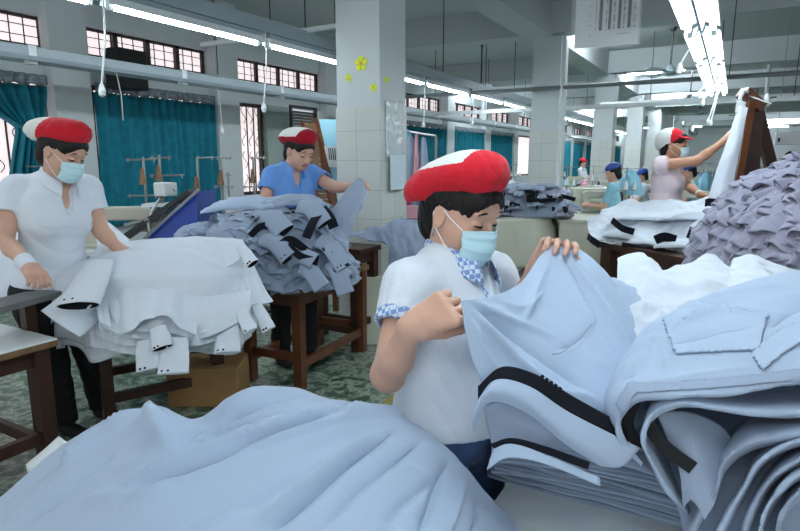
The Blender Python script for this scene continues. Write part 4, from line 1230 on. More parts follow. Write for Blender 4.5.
def flounces(mc, Rm, ky, z0, Hm, rows, per, span, wdr, lift, m, name, labf, group, seed, t00, dt, lining=None, wamp=.012, hemf=1.0):
    adir = math.atan2(-mc[1], -mc[0])
    def md(a, t):
        r = Rm * math.cos(t * PI / 2) ** .8
        return np.array([mc[0] + r * math.cos(a - fr_) * cr_ - r * ky * math.sin(a - fr_) * sr_, mc[1] + r * math.cos(a - fr_) * sr_ + r * ky * math.sin(a - fr_) * cr_, z0 + Hm * math.sin(t * PI / 2) ** 1.1])
    fr_ = YAW if ky < .75 else 0.0; cr_, sr_ = math.cos(fr_), math.sin(fr_)
    rown = ['bottom', 'second', 'third', 'fourth', 'fifth', 'sixth', 'seventh', 'eighth', 'ninth', 'tenth', 'eleventh', 'twelfth']
    for row in range(rows):
        nn = per(row)
        for c_ in range(nn):
            a = adir + span[0] + (span[1] - span[0]) * (c_ + (row % 2) * .5) / (nn - 1)
            rs = np.random.RandomState(seed + row * 20 + c_)
            t0j = t00 + row * dt + rs.uniform(-.02, .02); wd = rs.uniform(*wdr) * (1 + row * .05)
            G = np.zeros((18, 56, 3)); ph = rs.uniform(0, 6, 3); lift0 = rs.uniform(*lift)
            for j in range(56):
                v = j / 55 * 2 - 1; aa = a + v * wd / 2
                hemw = (.022 * math.sin(v * 4 + ph[0]) + .010 * math.sin(v * 11 + ph[1])) * hemf
                wave = .5 + .5 * math.sin(v * 15 + ph[2] + 1.6 * math.sin(v * 5 + ph[1]))
                for i in range(18):
                    u = i / 17
                    p = md(aa, min(.99, max(0.0, t0j + .15 * (1 - u) + hemw * u))); out = U(p - np.array([mc[0], mc[1], z0 - .25]))
                    G[i, j] = p + out * (.008 + u ** 1.4 * lift0 * (.35 + .65 * wave) * (1 - abs(v) ** 4 * .5)) - UPZ * (.035 * u * (1 - t0j))
            G = wrinkle(G, wamp, 8, seed + 200 + row * 20 + c_); G = wrinkle(G, wamp / 3, 20, seed + 201 + row * 20 + c_)
            names7 = ('farthest left', 'far left', 'left', 'left of centre', 'centre', 'right of centre', 'right', 'far right', 'farthest right')
            o = tag(sheet(name, G, m, None, solid=.004), labf % (rown[row], names7[c_]), 'shirt', group)
            if lining and (row * 3 + c_) % 2:
                N = grid_normals(G); c0_ = G.mean((0, 1)) - np.array([mc[0], mc[1], z0 - .2])
                sg = 1 if (N.mean((0, 1)) @ c0_) > 0 else -1
                li = sheet('lining_band', (G - sg * N * .005)[9:], lining, None, solid=.002)
                li.parent = o; li.location = li.location - o.location
# ---- grey blue pile
BG = 'grey blue shirts in the jumbled pile'
where = ['at the far left of the pile', 'lying across the pile top', 'bunched below the pile top', 'at the right shoulder of the pile', 'low on the left slope', 'in the middle of the front slope', 'right of the middle on the front slope', 'at the lower left corner', 'low in the centre above the table edge', 'low at the right above the table edge']
cB = P(272, 255, 3.75)
zb = P(272, 200, 3.8).z
drape_layer('grey_blue_shirt', 'grey blue shirt spread over the core of the jumbled pile', BG, (cB.x, cB.y), .38, .27, rot1, -PI, PI, zb - .05, .70, 0, 'blue2', 40, rin=0, tail=.02, phase=.5, wav=.05, n=140, drop=.12, flare=.07)
flounces(np.array([cB.x, cB.y, 0]), .52, .7, .69, zb - .06 - .69, 8, lambda r: 6 if r < 4 else 5, (-1.5, 1.5), (.7, 1.2), (.03, .075), 'blue2', 'grey_blue_shirt', 'grey blue folded hem, %s row from below, %s of the jumbled pile', BG, 1700, .0, .105, lining='navy', wamp=.016, hemf=1.8)
lp = [(212, 232, 3.66, .44, .15, .09, .25, 0), (248, 207, 3.72, .56, .17, .09, .10, 0), (296, 203, 3.70, .46, .16, .10, -.15, 0), (322, 220, 3.60, .46, .15, .10, -1.0, -.5), (222, 250, 3.56, .40, .13, .08, .45, 0), (246, 226, 3.54, .36, .12, .08, .15, 0), (204, 246, 3.62, .30, .12, .08, .5, .2), (336, 236, 3.52, .34, .11, .08, -1.2, -.5)]
for i, (x, y, d, L, W, H, az, tl_) in enumerate(lp):
    p = P(x, y, d); lump('grey_blue_shirt', 'bunched grey blue shirt ' + where[i], BG, (p.x, p.y, p.z - H * .45), L, W, H, YAW + az, ('blue2', 'blue', 'blue2', 'blue2', 'blue')[i % 5], 200 + i, tilt=tl_, amp=.034)
cuffs = [(262, 218, 3.50, 285, 232, 3.38, .13, .05, 'open cuff with black lining low left of the middle'), (300, 206, 3.50, 325, 224, 3.42, .12, .05, 'black lined collar end at the upper right'), (262, 240, 3.42, 290, 258, 3.32, .12, .05, 'wide open black lined cuff in the front centre'),
         (288, 262, 3.38, 315, 262, 3.30, .10, .04, 'small black lined cuff above the right table corner'), (318, 240, 3.42, 345, 268, 3.32, .11, .015, 'long flat cuff slanting down at the right end'), (232, 262, 3.42, 222, 235, 3.42, .10, .04, 'dark lined opening on the left slope'),
         (330, 262, 3.36, 346, 294, 3.30, .10, .012, 'pointed shirt corner hanging over the right table edge'), (300, 268, 3.32, 322, 288, 3.28, .10, .014, 'short flap hanging over the table corner')]
for i, (x0, y0, d0, x1, y1, d1, w, t, lab) in enumerate(cuffs):
    cuff_at(x0, y0, d0, x1, y1, d1, 'grey blue sleeve, ' + lab, w, t, 'blue2', 'navy', 'grey blue sleeves poking out of the jumbled pile', 'grey_blue_sleeve', 60 + i, lift=(0, 0, .035), buttons=i in (2, 4))
bands = [((306, 238, 3.36), (312, 224, 3.38), (318, 214, 3.42), .055), ((276, 250, 3.34), (290, 240, 3.34), (306, 250, 3.32), .05), ((250, 236, 3.42), (262, 226, 3.42), (278, 228, 3.40), .04), ((288, 244, 3.33), (300, 256, 3.30), (318, 262, 3.30), .045), ((322, 208, 3.46), (330, 218, 3.42), (334, 228, 3.42), .06), ((218, 236, 3.50), (226, 240, 3.46), (236, 240, 3.45), .03)]
bl = ['standing upright at the right of the front', 'curling in the front centre', 'under the top fold on the left', 'dropping to the lower right', 'at the upper right shoulder', 'short, low on the left slope']
for i, (a, b, c, w) in enumerate(bands):
    tag(flat_strip('collar_band', [P(*a), P(*b), P(*c)], w, 'navy', up=tuple(R_ * (.8 if i in (0, 4) else .1) + UPZ * (.2 if i in (0, 4) else .9)), amp=.004, seed=i), 'dark navy collar band ' + bl[i], 'collar', 'dark collar bands in the jumbled pile')
# cloth stretched to the raised hand
G = net([[P(322, 214, 3.6), P(334, 206, 3.64), P(345, 190, 3.66), P(358, 178, 3.68), P(364, 180, 3.68)], [P(328, 224, 3.56), P(341, 218, 3.58), P(352, 205, 3.6), P(362, 190, 3.62), P(366, 187, 3.64)],
         [P(338, 236, 3.5), P(347, 228, 3.52), P(356, 215, 3.56), P(363, 200, 3.6), P(366, 195, 3.64)], [P(342, 250, 3.46), P(348, 240, 3.48), P(354, 226, 3.52), P(358, 212, 3.56), P(360, 205, 3.6)]], 40, 40)
G = wrinkle(G, .018, 9, 91, aniso=tuple(npv(P(362, 182, 3.68)) - npv(P(335, 235, 3.5))))
tag(sheet('grey_blue_shirt', G, 'blue2', None, solid=.004), 'grey blue shirt lifted off the pile by the raised hand beside the column', 'shirt', BG)
# ---- shirt over the side table
G = net([[P(350, 236, 4.6), P(372, 229, 4.62), P(398, 222, 4.6), P(424, 221, 4.55)], [P(352, 239, 4.5), P(378, 233, 4.5), P(402, 227, 4.45), P(426, 228, 4.4)], [P(386, 244, 4.42), P(393, 250, 4.40), P(408, 250, 4.38), P(424, 246, 4.35)], [P(388, 262, 4.40), P(394, 268, 4.38), P(406, 266, 4.36), P(418, 262, 4.35)], [P(389, 284, 4.38), P(394, 288, 4.36), P(400, 280, 4.35), P(412, 272, 4.35)]], 44, 44)
tag(sheet('draped_shirt', wrinkle(wrinkle(G, .05, 7, 15, aniso=(0, 0, 1)), .012, 18, 16), 'blue2', None, solid=.004), 'grey blue shirt draped over the side table against the column', 'shirt')
# ---- large smooth foreground pile
def zrow(r): return [atZ(a, b, z) for a, b, z in r]
ridge = [(-60, 540, .70), (8, 494, .74), (75, 440, .83), (148, 409, .93), (196, 421, .91), (256, 389, .985), (345, 404, .965), (400, 420, .93), (446, 450, .86), (486, 494, .77), (512, 520, .712)]
mid = [(-70, 575, .72), (0, 530, .79), (80, 488, .87), (158, 455, .94), (225, 450, .955), (295, 440, .975), (365, 450, .955), (415, 465, .92), (455, 490, .85), (492, 520, .765), (522, 545, .712)]
near = [(-80, 640, .74), (0, 600, .82), (90, 565, .89), (170, 545, .93), (250, 528, .95), (320, 525, .955), (388, 525, .94), (438, 535, .90), (482, 552, .82), (515, 572, .75), (535, 590, .712)]
near2 = [(-90, 720, .76), (0, 690, .83), (100, 650, .90), (185, 635, .92), (262, 620, .94), (332, 615, .945), (398, 615, .93), (446, 625, .89), (490, 640, .82), (522, 655, .75), (545, 670, .712)]
rr = zrow(ridge)
back = []
for p, (a, b, z) in zip(rr, ridge):
    q = Vector(p) + Vector(F_) * .09; q.z = max(.66, z - .10); back.append(q)
back2 = [Vector((q.x + F_[0] * .05, q.y + F_[1] * .05, .50)) for q in back]
n2 = zrow(near2); n3 = [Vector((p.x - F_[0] * .05, p.y - F_[1] * .05, .69)) for p in n2]
G = net([back2, back, rr, zrow(mid), zrow(near), n2, n3], 270, 300)
def zs(pts, z=.93): return [atZ(a, b, z) for a, b in pts]
S_ = [
 (zs([(60, 470), (100, 440), (150, 410)]), .025, .022, .2), (zs([(150, 410), (160, 432), (172, 452)]), .014, .030, -.4), (zs([(186, 456), (210, 440), (262, 425), (330, 405)]), .012, .016, .3),
 (zs([(118, 508), (170, 478), (240, 448), (300, 428), (350, 404)]), .010, -.020, .5), (zs([(112, 500), (165, 468), (236, 440), (298, 421), (346, 402)]), .016, .016, 0),
 (zs([(190, 445), (215, 428), (262, 405), (300, 396)]), .012, -.012, .3), (zs([(330, 418), (370, 412), (410, 418)]), .014, .014, .0), (zs([(215, 470), (262, 448), (330, 425), (372, 408)]), .012, .010, .2),
 (zs([(262, 540), (310, 500), (352, 462), (398, 432)]), .013, -.018, .5), (zs([(250, 535), (298, 492), (342, 456), (390, 428)]), .018, .014, .0), (zs([(318, 535), (352, 495), (395, 462), (425, 440)]), .012, -.010, .2),
 (zs([(240, 510), (285, 485), (330, 462)]), .014, -.008, .3), (zs([(70, 500), (130, 500), (190, 480)]), .03, .012, 0), (zs([(30, 520), (80, 480), (120, 450)]), .015, -.012, .3),
 (zs([(420, 535), (435, 500), (450, 462)]), .012, -.013, .2), (zs([(445, 540), (458, 505), (465, 478)]), .010, .010, .2), (zs([(380, 530), (405, 500), (440, 478)]), .012, -.008, .2), (zs([(470, 545), (478, 520), (480, 500)]), .010, -.010, .2),
 (zs([(150, 560), (200, 530), (250, 500)]), .02, .008, 0)]
G = strokes_disp(G, [(p, w * .75, h * 1.55, s) for p, w, h, s in S_])
G = wrinkle(G, .0075, 8, 31, aniso=tuple(npv(atZ(400, 430, .9)) - npv(atZ(200, 540, .9))))
G = wrinkle(G, .0022, 20, 35, aniso=tuple(npv(atZ(400, 430, .9)) - npv(atZ(200, 540, .9))))
top_sh = tag(sheet('blue_shirt', G, 'blue', None, solid=.004), 'light blue shirt spread over the whole smooth pile nearest the camera', 'shirt', 'light blue shirts on the low front table')
G = net([[atZ(-30, 540, .715), atZ(10, 505, .715), atZ(60, 455, .72), atZ(75, 445, .72)], [atZ(20, 560, .75), atZ(50, 520, .76), atZ(90, 470, .78), atZ(110, 450, .79)]], 20, 30)
tag(sheet('paper_bundle', net([[atZ(27, 470, .71), atZ(45, 455, .71), atZ(60, 441, .71)], [atZ(45, 480, .72), atZ(60, 466, .72), atZ(74, 452, .72)]], 6, 6), 'paper', None, solid=.03), 'small white printed paper bundle peeking out at the left of the smooth blue pile', 'paper')
# ---- shirt held by the main worker
Pn = lambda r: [P(*q) for q in r]
rows = [Pn([(461, 301, 1.085), (490, 297, 1.17), (520, 283, 1.30), (543, 253, 1.42), (562, 244, 1.45), (588, 256, 1.43), (614, 283, 1.40)]),
        Pn([(465, 328, 1.07), (498, 326, 1.14), (533, 314, 1.25), (556, 290, 1.34), (580, 280, 1.37), (606, 293, 1.36), (628, 315, 1.34)]),
        Pn([(473, 362, 1.06), (505, 360, 1.11), (540, 350, 1.18), (566, 335, 1.24), (594, 328, 1.27), (618, 335, 1.28), (640, 350, 1.28)]),
        Pn([(483, 392, 1.06), (515, 386, 1.09), (548, 382, 1.13), (578, 374, 1.16), (603, 370, 1.18), (626, 372, 1.20), (646, 378, 1.21)]),
        Pn([(486, 420, 1.07), (520, 412, 1.08), (556, 410, 1.09), (588, 408, 1.10), (610, 405, 1.12), (630, 405, 1.14), (650, 405, 1.16)]),
        Pn([(492, 445, 1.10), (524, 440, 1.10), (560, 438, 1.10), (592, 436, 1.11), (614, 433, 1.12), (634, 430, 1.14), (655, 430, 1.16)])]
G = net(rows, 150, 170)
def pl(*q): return [P(*a) for a in q]
G = strokes_disp(G, [(pl((463, 303, 1.08), (520, 365, 1.12), (570, 400, 1.12)), .012, .016, .2), (pl((466, 302, 1.09), (530, 350, 1.16), (600, 400, 1.15)), .010, -.014, .2), (pl((470, 300, 1.10), (505, 318, 1.17), (560, 340, 1.25)), .008, .010, 0),
    (pl((464, 310, 1.07), (488, 360, 1.07), (505, 385, 1.09)), .010, .012, .1), (pl((500, 300, 1.2), (525, 308, 1.25), (545, 290, 1.33)), .010, .008, 0), (pl((556, 246, 1.44), (590, 300, 1.36), (625, 372, 1.22)), .012, -.012, .4), (pl((562, 246, 1.45), (604, 305, 1.34), (640, 370, 1.22)), .012, .012, .0),
    (pl((552, 252, 1.43), (535, 290, 1.32), (520, 330, 1.2)), .012, .010, 0), (pl((555, 352, 1.19), (580, 340, 1.24), (602, 318, 1.3)), .006, -.007, 0), (pl((520, 400, 1.1), (560, 395, 1.12), (600, 400, 1.13)), .01, .008, 0)])
G = wrinkle(G, .0045, 9, 61, aniso=tuple(npv(P(600, 400, 1.12)) - npv(P(464, 302, 1.08))))
G = wrinkle(G, .0014, 24, 62)
held = thing('blue_shirt', 'light blue shirt being spread between both hands of the woman in the red cap', 'shirt', tuple(P(560, 400, 1.1) * 1.0))
sheet('shirt_body', G, 'blue', held, solid=.003)
stitch('pocket_seam', [P(552, 354, 1.165), P(562, 352, 1.17), P(580, 338, 1.22), P(592, 324, 1.26)], 'blue2', held)
# collar stand and cuff band with black strips
G = net([Pn([(477, 396, 1.03), (500, 376, 1.02), (532, 378, 1.01), (572, 400, 1.01), (626, 432, 1.02)]), Pn([(474, 415, 1.03), (494, 388, 1.01), (528, 392, 1.00), (568, 418, 1.00), (624, 452, 1.01)])], 12, 60)
b1 = thing('folded_shirt', 'folded light blue shirt with wide black neck band lying below the held shirt', 'shirt', tuple(P(560, 420, 1.0)))
sheet('neck_band', net([Pn([(478, 386, 1.035), (502, 367, 1.03), (535, 374, 1.02), (576, 398, 1.015), (630, 428, 1.02)]), Pn([(478, 402, 1.03), (498, 381, 1.02), (530, 388, 1.01), (570, 414, 1.005), (628, 446, 1.01)])], 10, 60), 'navy', b1, solid=.002)
sheet('collar_leaf', net([Pn([(478, 400, 1.028), (497, 380, 1.018), (530, 387, 1.008), (570, 413, 1.003), (640, 448, 1.0)]), Pn([(472, 420, 1.02), (488, 392, 1.01), (524, 400, .998), (566, 432, .99), (622, 466, .99)]), Pn([(474, 432, 1.03), (490, 402, 1.02), (526, 412, 1.01), (566, 444, 1.0), (600, 466, 1.0)])], 24, 70), 'blue', b1, solid=.003)
sheet('shirt_inside', wrinkle(net([Pn([(484, 408, 1.06), (510, 398, 1.06), (550, 408, 1.06), (600, 436, 1.05), (660, 460, 1.05)]), Pn([(494, 450, 1.04), (520, 445, 1.04), (560, 450, 1.03), (610, 462, 1.03), (660, 478, 1.03)])], 24, 60), .006, 14, 8), 'blue2', b1, solid=.003)
sheet('lower_band', net([Pn([(490, 444, 1.02), (512, 438, 1.01), (545, 446, 1.0), (590, 462, .99)]), Pn([(494, 449, 1.015), (514, 444, 1.005), (546, 454, .995), (588, 470, .985)])], 8, 40), 'navy', b1, solid=.002)
sheet('lower_leaf', net([Pn([(493, 449, 1.012), (513, 444, 1.003), (548, 456, .99), (600, 478, .985)]), Pn([(487, 470, 1.0), (508, 458, .99), (545, 464, .98), (600, 486, .975)])], 12, 40), 'blue', b1, solid=.002)
lb = MB()
for q in range(5):
    a = P(541 + q * 4.4, 376 + q * 3.0, 1.003 - .0 * q); lb.bar(a, a + Vector(R_) * .004 - Vector((0, 0, .003)), .0035, .007)
obj('size_label', lb, 'navy', b1)
# thin stacked shirts with fanned edges
lo = [(490, 473), (520, 481), (560, 491), (600, 501), (650, 514), (705, 530), (760, 550)]
hi = [(497, 452), (522, 452), (560, 458), (600, 464), (650, 476), (705, 492), (760, 510)]
NL = 13
wn = ['lowest', 'second lowest', 'third lowest', 'fourth from below', 'fifth from below', 'sixth from below', 'middle', 'sixth from above', 'fifth from above', 'fourth from above', 'third highest', 'second highest', 'topmost']
for k in range(NL):
    f = k / (NL - 1); rs = np.random.RandomState(300 + k)
    zf = FT + .006 + f * .10
    front = []
    for (a, b) in zip(lo, hi):
        q = np.array(a) * (1 - f) + np.array(b) * f + rs.normal(size=2) * (1.8, 1.0)
        front.append(atZ(q[0], q[1] , zf + rs.normal() * .0006))
    mid1 = [p + Vector((-.03, .07, .004)) for p in front]; backr = [p + Vector((-.08, .26, .002)) for p in front]
    lip = [p + Vector((.004, -.008, -.006)) for p in front]
    G = wrinkle(net([lip, front, mid1, backr], 22, 70), .0022, 11, 300 + k)
    tag(sheet('folded_shirt', G, 'blue' if k % 2 else 'blue2', None, solid=.003), 'flat folded light blue shirt, %s in the fanned stack on the white table' % wn[k], 'shirt', 'fanned stack of light blue shirts on the white table')
# ---- tall right stack with curling edges
TG = 'curling light blue shirts in the tall stack at the right'
def shell(edge, dep, up=34, back=.30, label='', seed=0, m='blue', extra=None, curl=6):
    r0 = [P(x + curl * .3, y + curl, d + .035) for (x, y), d in zip(edge, dep)]
    r1 = [P(x, y, d) for (x, y), d in zip(edge, dep)]
    r2 = [P(x + 2, y - up * .45, d + back * .2) for (x, y), d in zip(edge, dep)]
    r3 = [P(x + 6, y - up, d + back * .6) for (x, y), d in zip(edge, dep)]
    r4 = [P(x + 10, y - up * 1.1, d + back) for (x, y), d in zip(edge, dep)]
    G = net([r0, r1, r2, r3, r4] if extra is None else [r0, r1] + extra, 80, 110)
    G = wrinkle(G, .006, 7, seed); G = wrinkle(G, .0016, 20, seed + 1)
    return tag(sheet('blue_shirt', G, m, None, solid=.004), label, 'shirt', TG)
eA = [(640, 462), (622, 440), (618, 420), (634, 396), (672, 394), (711, 392), (750, 388), (790, 380), (840, 376), (960, 480)]
dA = [1.02, 1.00, .99, .985, .97, .955, .94, .93, .92, .90]
ex = [Pn([(628, 450, 1.10), (610, 428, 1.08), (604, 405, 1.06), (624, 376, 1.05), (670, 366, 1.04), (711, 360, 1.02), (752, 352, 1.0), (798, 345, .98), (845, 340, .96), (960, 465, .95)]),
      Pn([(632, 430, 1.22), (614, 405, 1.18), (612, 380, 1.15), (634, 350, 1.15), (672, 336, 1.15), (711, 324, 1.14), (756, 313, 1.13), (800, 305, 1.12), (845, 300, 1.10), (965, 450, 1.05)]),
      Pn([(640, 415, 1.34), (628, 390, 1.30), (628, 358, 1.27), (648, 327, 1.28), (678, 309, 1.30), (715, 294, 1.30), (756, 281, 1.30), (800, 271, 1.30), (845, 265, 1.30), (970, 430, 1.20)]),
      Pn([(650, 420, 1.44), (645, 398, 1.42), (645, 372, 1.42), (660, 342, 1.44), (688, 325, 1.45), (720, 312, 1.45), (760, 300, 1.46), (800, 295, 1.46), (850, 290, 1.46), (975, 420, 1.35)])]
G = net([[P(x + 2, y + 5, d + .02) for (x, y), d in zip(eA, dA)], [P(x, y, d) for (x, y), d in zip(eA, dA)]] + ex, 150, 150)
G = strokes_disp(G, [(pl((650, 330, 1.25), (665, 350, 1.12), (668, 372, 1.05)), .012, .014, 0), (pl((668, 345, 1.12), (700, 338, 1.12), (760, 325, 1.12)), .010, -.016, .4), (pl((672, 338, 1.15), (690, 318, 1.24), (735, 308, 1.24), (765, 316, 1.15)), .010, .012, 0), (pl((765, 330, 1.1), (790, 310, 1.12), (820, 295, 1.2)), .012, -.014, .3), (pl((622, 380, 1.1), (640, 360, 1.12), (655, 345, 1.16)), .010, .012, .2),
    (pl((612, 400, 1.1), (625, 378, 1.08), (640, 375, 1.05)), .008, -.010, 0), (pl((690, 300, 1.3), (740, 290, 1.28), (800, 284, 1.25)), .012, .008, 0), (pl((640, 385, 1.02), (700, 375, 1.0), (770, 365, .98)), .008, .006, 0)])
G = wrinkle(G, .007, 7, 71); G = wrinkle(G, .0018, 20, 72)
top_st = tag(sheet('blue_shirt', G, 'blue', None, solid=.004), 'topmost light blue shirt covering the tall stack with a rolled front edge', 'shirt', TG)
def overlay(name, G, poly, m, parent, off=.004, label=None):
    pxy = to_px(G).reshape(G.shape[:2] + (2,)); N = grid_normals(G)
    v = np.array(tuple(EYE)) - G; sg = np.sign((N * v).sum(-1, keepdims=True)); H = G + N * sg * off
    c = (pxy[:-1, :-1] + pxy[1:, 1:]) / 2; ins = np.zeros(c.shape[:2], bool); n = len(poly)
    for i in range(n):
        (x1, y1), (x2, y2) = poly[i], poly[(i + 1) % n]
        ins ^= ((y1 > c[..., 1]) != (y2 > c[..., 1])) & (c[..., 0] < (x2 - x1) * (c[..., 1] - y1) / (y2 - y1 + 1e-9) + x1)
    ins &= np.arange(G.shape[0] - 1)[:, None] < G.shape[0] * .78
    f = grid_faces(*G.shape[:2])[ins.reshape(-1)]
    if len(f) == 0: return
    u, inv = np.unique(f, return_inverse=True)
    o = raw(name, H.reshape(-1, 3)[u], inv.reshape(-1, 4), m, None, solid=.003)
    o.parent = parent; o.location = o.location - parent.location
    return o
overlay('pocket', G, [(664, 322), (690, 303), (768, 316), (760, 352), (674, 356)], 'blue', top_st, .006)
overlay('placket', G, [(752, 356), (776, 336), (850, 296), (850, 316), (786, 354), (762, 372)], 'blue', top_st, .006)
overlay('hem', G, [(618, 404), (630, 384), (672, 383), (711, 381), (750, 377), (850, 364), (850, 374), (750, 386), (711, 390), (672, 392), (636, 394), (622, 412)], 'blue2', top_st, .004)
shell([(688, 512), (668, 490), (652, 462), (643, 440), (652, 414), (679, 403), (717, 407), (755, 412), (800, 412), (845, 408), (960, 405)], [1.02, 1.0, .99, .985, .98, .97, .955, .94, .925, .91, .88], 26, .26, 'second light blue shirt of the tall stack, its edge looping under the topmost', 401, curl=4)
shell([(690, 535), (700, 515), (716, 489), (724, 462), (748, 443), (775, 437), (800, 433), (845, 428), (960, 424)], [.985, .975, .965, .955, .94, .93, .92, .905, .87], 30, .26, 'third shirt of the tall stack with a broad grey curling edge', 402, 'blue2')
shell([(714, 545), (728, 515), (744, 488), (756, 466), (776, 450), (805, 438), (845, 430), (960, 425)], [.965, .955, .945, .935, .925, .915, .90, .87], 22, .24, 'fourth shirt of the tall stack, edge sweeping down to the table', 403)
shell([(738, 550), (750, 515), (764, 488), (782, 470), (808, 456), (845, 446), (960, 438)], [.95, .94, .93, .92, .91, .895, .86], 20, .22, 'fifth shirt of the tall stack near the lower right corner', 404, 'blue2')
shell([(757, 550), (764, 515), (780, 490), (800, 474), (845, 462), (960, 452)], [.935, .925, .915, .905, .89, .85], 18, .2, 'sixth shirt of the tall stack near the lower right corner', 405)
shell([(774, 550), (782, 515), (797, 494), (815, 482), (850, 475), (960, 465)], [.92, .91, .90, .89, .88, .85], 16, .2, 'lowest visible shirt of the tall stack in the very corner', 406, 'blue2')
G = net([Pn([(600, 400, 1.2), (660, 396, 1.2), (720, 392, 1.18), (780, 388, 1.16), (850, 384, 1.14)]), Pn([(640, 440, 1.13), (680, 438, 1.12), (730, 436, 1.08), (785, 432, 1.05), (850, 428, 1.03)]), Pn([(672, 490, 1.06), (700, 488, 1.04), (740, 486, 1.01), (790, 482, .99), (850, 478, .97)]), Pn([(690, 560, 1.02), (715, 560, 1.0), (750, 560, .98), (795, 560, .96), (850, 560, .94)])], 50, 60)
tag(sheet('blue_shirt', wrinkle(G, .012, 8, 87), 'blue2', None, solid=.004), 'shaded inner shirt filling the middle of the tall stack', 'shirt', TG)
# inner flap and black band seen inside the loop
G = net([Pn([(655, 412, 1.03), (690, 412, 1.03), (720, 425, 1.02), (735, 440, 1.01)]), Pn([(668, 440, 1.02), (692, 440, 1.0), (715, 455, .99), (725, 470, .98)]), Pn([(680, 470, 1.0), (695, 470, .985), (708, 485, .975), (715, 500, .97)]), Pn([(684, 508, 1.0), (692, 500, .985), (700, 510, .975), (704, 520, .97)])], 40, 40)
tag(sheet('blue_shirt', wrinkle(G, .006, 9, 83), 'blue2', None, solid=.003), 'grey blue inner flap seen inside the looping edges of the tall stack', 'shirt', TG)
tag(flat_strip('collar_band', [P(648, 424, 1.005), P(660, 442, .998), P(676, 456, .99), P(693, 468, .985)], .023, 'black', up=tuple(R_ * .5 + UPZ * .8), solid=.003), 'black neck band inside the looping edges of the tall stack', 'collar')
tag(flat_strip('collar_band', [P(634, 402, 1.02), P(628, 424, 1.02), P(640, 448, 1.01)], .019, 'black', up=tuple(R_), solid=.003), 'black neck band hidden in the left loop of the tall stack', 'collar')
fl_n = ['bottom', 'second from the bottom', 'third from the bottom', 'fourth from the bottom', 'fifth from the bottom', 'sixth from the bottom', 'seventh from the bottom', 'eighth from the bottom', 'upper']
for k in range(9):
    z_ = FT + .012 + k * .026; rs = np.random.RandomState(800 + k); j_ = rs.uniform(-.015, .015, 4)
    x0_, x1_, y0_, y1_ = .10 + j_[0], .50 + j_[1], 1.14 + j_[2], 1.62 + j_[3]
    G = net([[(x0_, y, z_ - .006), (x0_ + .02, y, z_ + .01), ((x0_ + x1_) / 2, y, z_ + .014), (x1_ - .02, y, z_ + .01), (x1_, y, z_ - .006)] for y in (y0_, y0_ + .03, (y0_ + y1_) / 2, y1_ - .03, y1_)], 30, 40)
    tag(sheet('folded_shirt', wrinkle(G, .003, 9, 800 + k), 'blue' if k % 2 else 'blue2', None, solid=.006), 'flat folded shirt, %s one inside the tall stack at the right' % fl_n[k], 'shirt', 'folded shirts inside the tall stack')
# white shirts behind the stack
G = net([Pn([(618, 259, 2.1), (630, 254, 2.1), (645, 253, 2.12), (660, 268, 2.1), (690, 264, 2.12), (712, 257, 2.15), (730, 270, 2.12), (750, 255, 2.15), (790, 273, 2.1), (830, 278, 2.1)]),
         Pn([(619, 275, 2.0), (632, 270, 2.0), (648, 270, 2.0), (664, 277, 2.0), (690, 274, 2.0), (714, 270, 2.02), (734, 278, 2.0), (754, 272, 2.0), (790, 280, 1.95), (830, 284, 1.95)]),
         Pn([(616, 300, 1.85), (632, 298, 1.82), (648, 300, 1.8), (668, 302, 1.78), (694, 300, 1.75), (716, 296, 1.75), (738, 296, 1.75), (758, 295, 1.74), (790, 296, 1.72), (830, 298, 1.7)]),
         Pn([(612, 335, 1.7), (630, 335, 1.68), (650, 336, 1.66), (672, 335, 1.64), (696, 330, 1.62), (718, 325, 1.6), (740, 320, 1.6), (760, 316, 1.6), (790, 315, 1.6), (830, 315, 1.6)]),
         Pn([(605, 375, 1.6), (630, 375, 1.6), (650, 375, 1.58), (672, 372, 1.56), (696, 365, 1.54), (718, 360, 1.52), (740, 355, 1.52), (760, 350, 1.52), (790, 350, 1.52), (830, 350, 1.52)])], 90, 150)
G = strokes_disp(G, [(pl((640, 260, 2.1), (655, 285, 1.95), (690, 290, 1.85), (720, 280, 1.9)), .02, .02, .2), (pl((645, 315, 1.75), (690, 300, 1.78), (730, 285, 1.85)), .015, -.012, .2), (pl((620, 310, 1.8), (650, 305, 1.8), (670, 320, 1.7)), .015, .015, 0), (pl((735, 270, 2.1), (750, 285, 1.9), (790, 290, 1.8)), .02, .012, 0)])
G = wrinkle(G, .026, 5, 92); G = wrinkle(G, .010, 12, 93); G = wrinkle(G, .003, 26, 94)
tag(sheet('white_shirt', G, 'bluewhite', None, solid=.004), 'crumpled white shirt spread over the heap behind the tall blue stack', 'shirt', 'white shirts heaped behind the tall blue stack')
drape_layer('white_shirt', 'white shirt folded under the crumpled one behind the tall blue stack', 'white shirts heaped behind the tall blue stack', (-.02, 2.14), .30, .30, 0, -PI, PI, .93, .72, 0, 'bluewhite', 881, tail=.01, n=90)
drape_layer('white_shirt', 'white shirt lowest on the table behind the tall blue stack', 'white shirts heaped behind the tall blue stack', (.06, 2.18), .34, .26, 0, -PI, PI, .84, .715, 0, 'bluewhite', 882, tail=.01, n=90)
G = net([Pn([(588, 288, 1.95), (604, 279, 1.98), (622, 280, 1.98), (640, 290, 1.95)]), Pn([(590, 300, 1.8), (606, 290, 1.82), (624, 292, 1.82), (640, 300, 1.8)]), Pn([(592, 330, 1.7), (606, 318, 1.7), (620, 320, 1.7), (634, 330, 1.7)])], 30, 40)
tag(sheet('blue_shirt', wrinkle(G, .012, 12, 95), 'blue', None, solid=.004), 'small crumpled light blue shirt edge between the held shirt and the white heap', 'shirt')
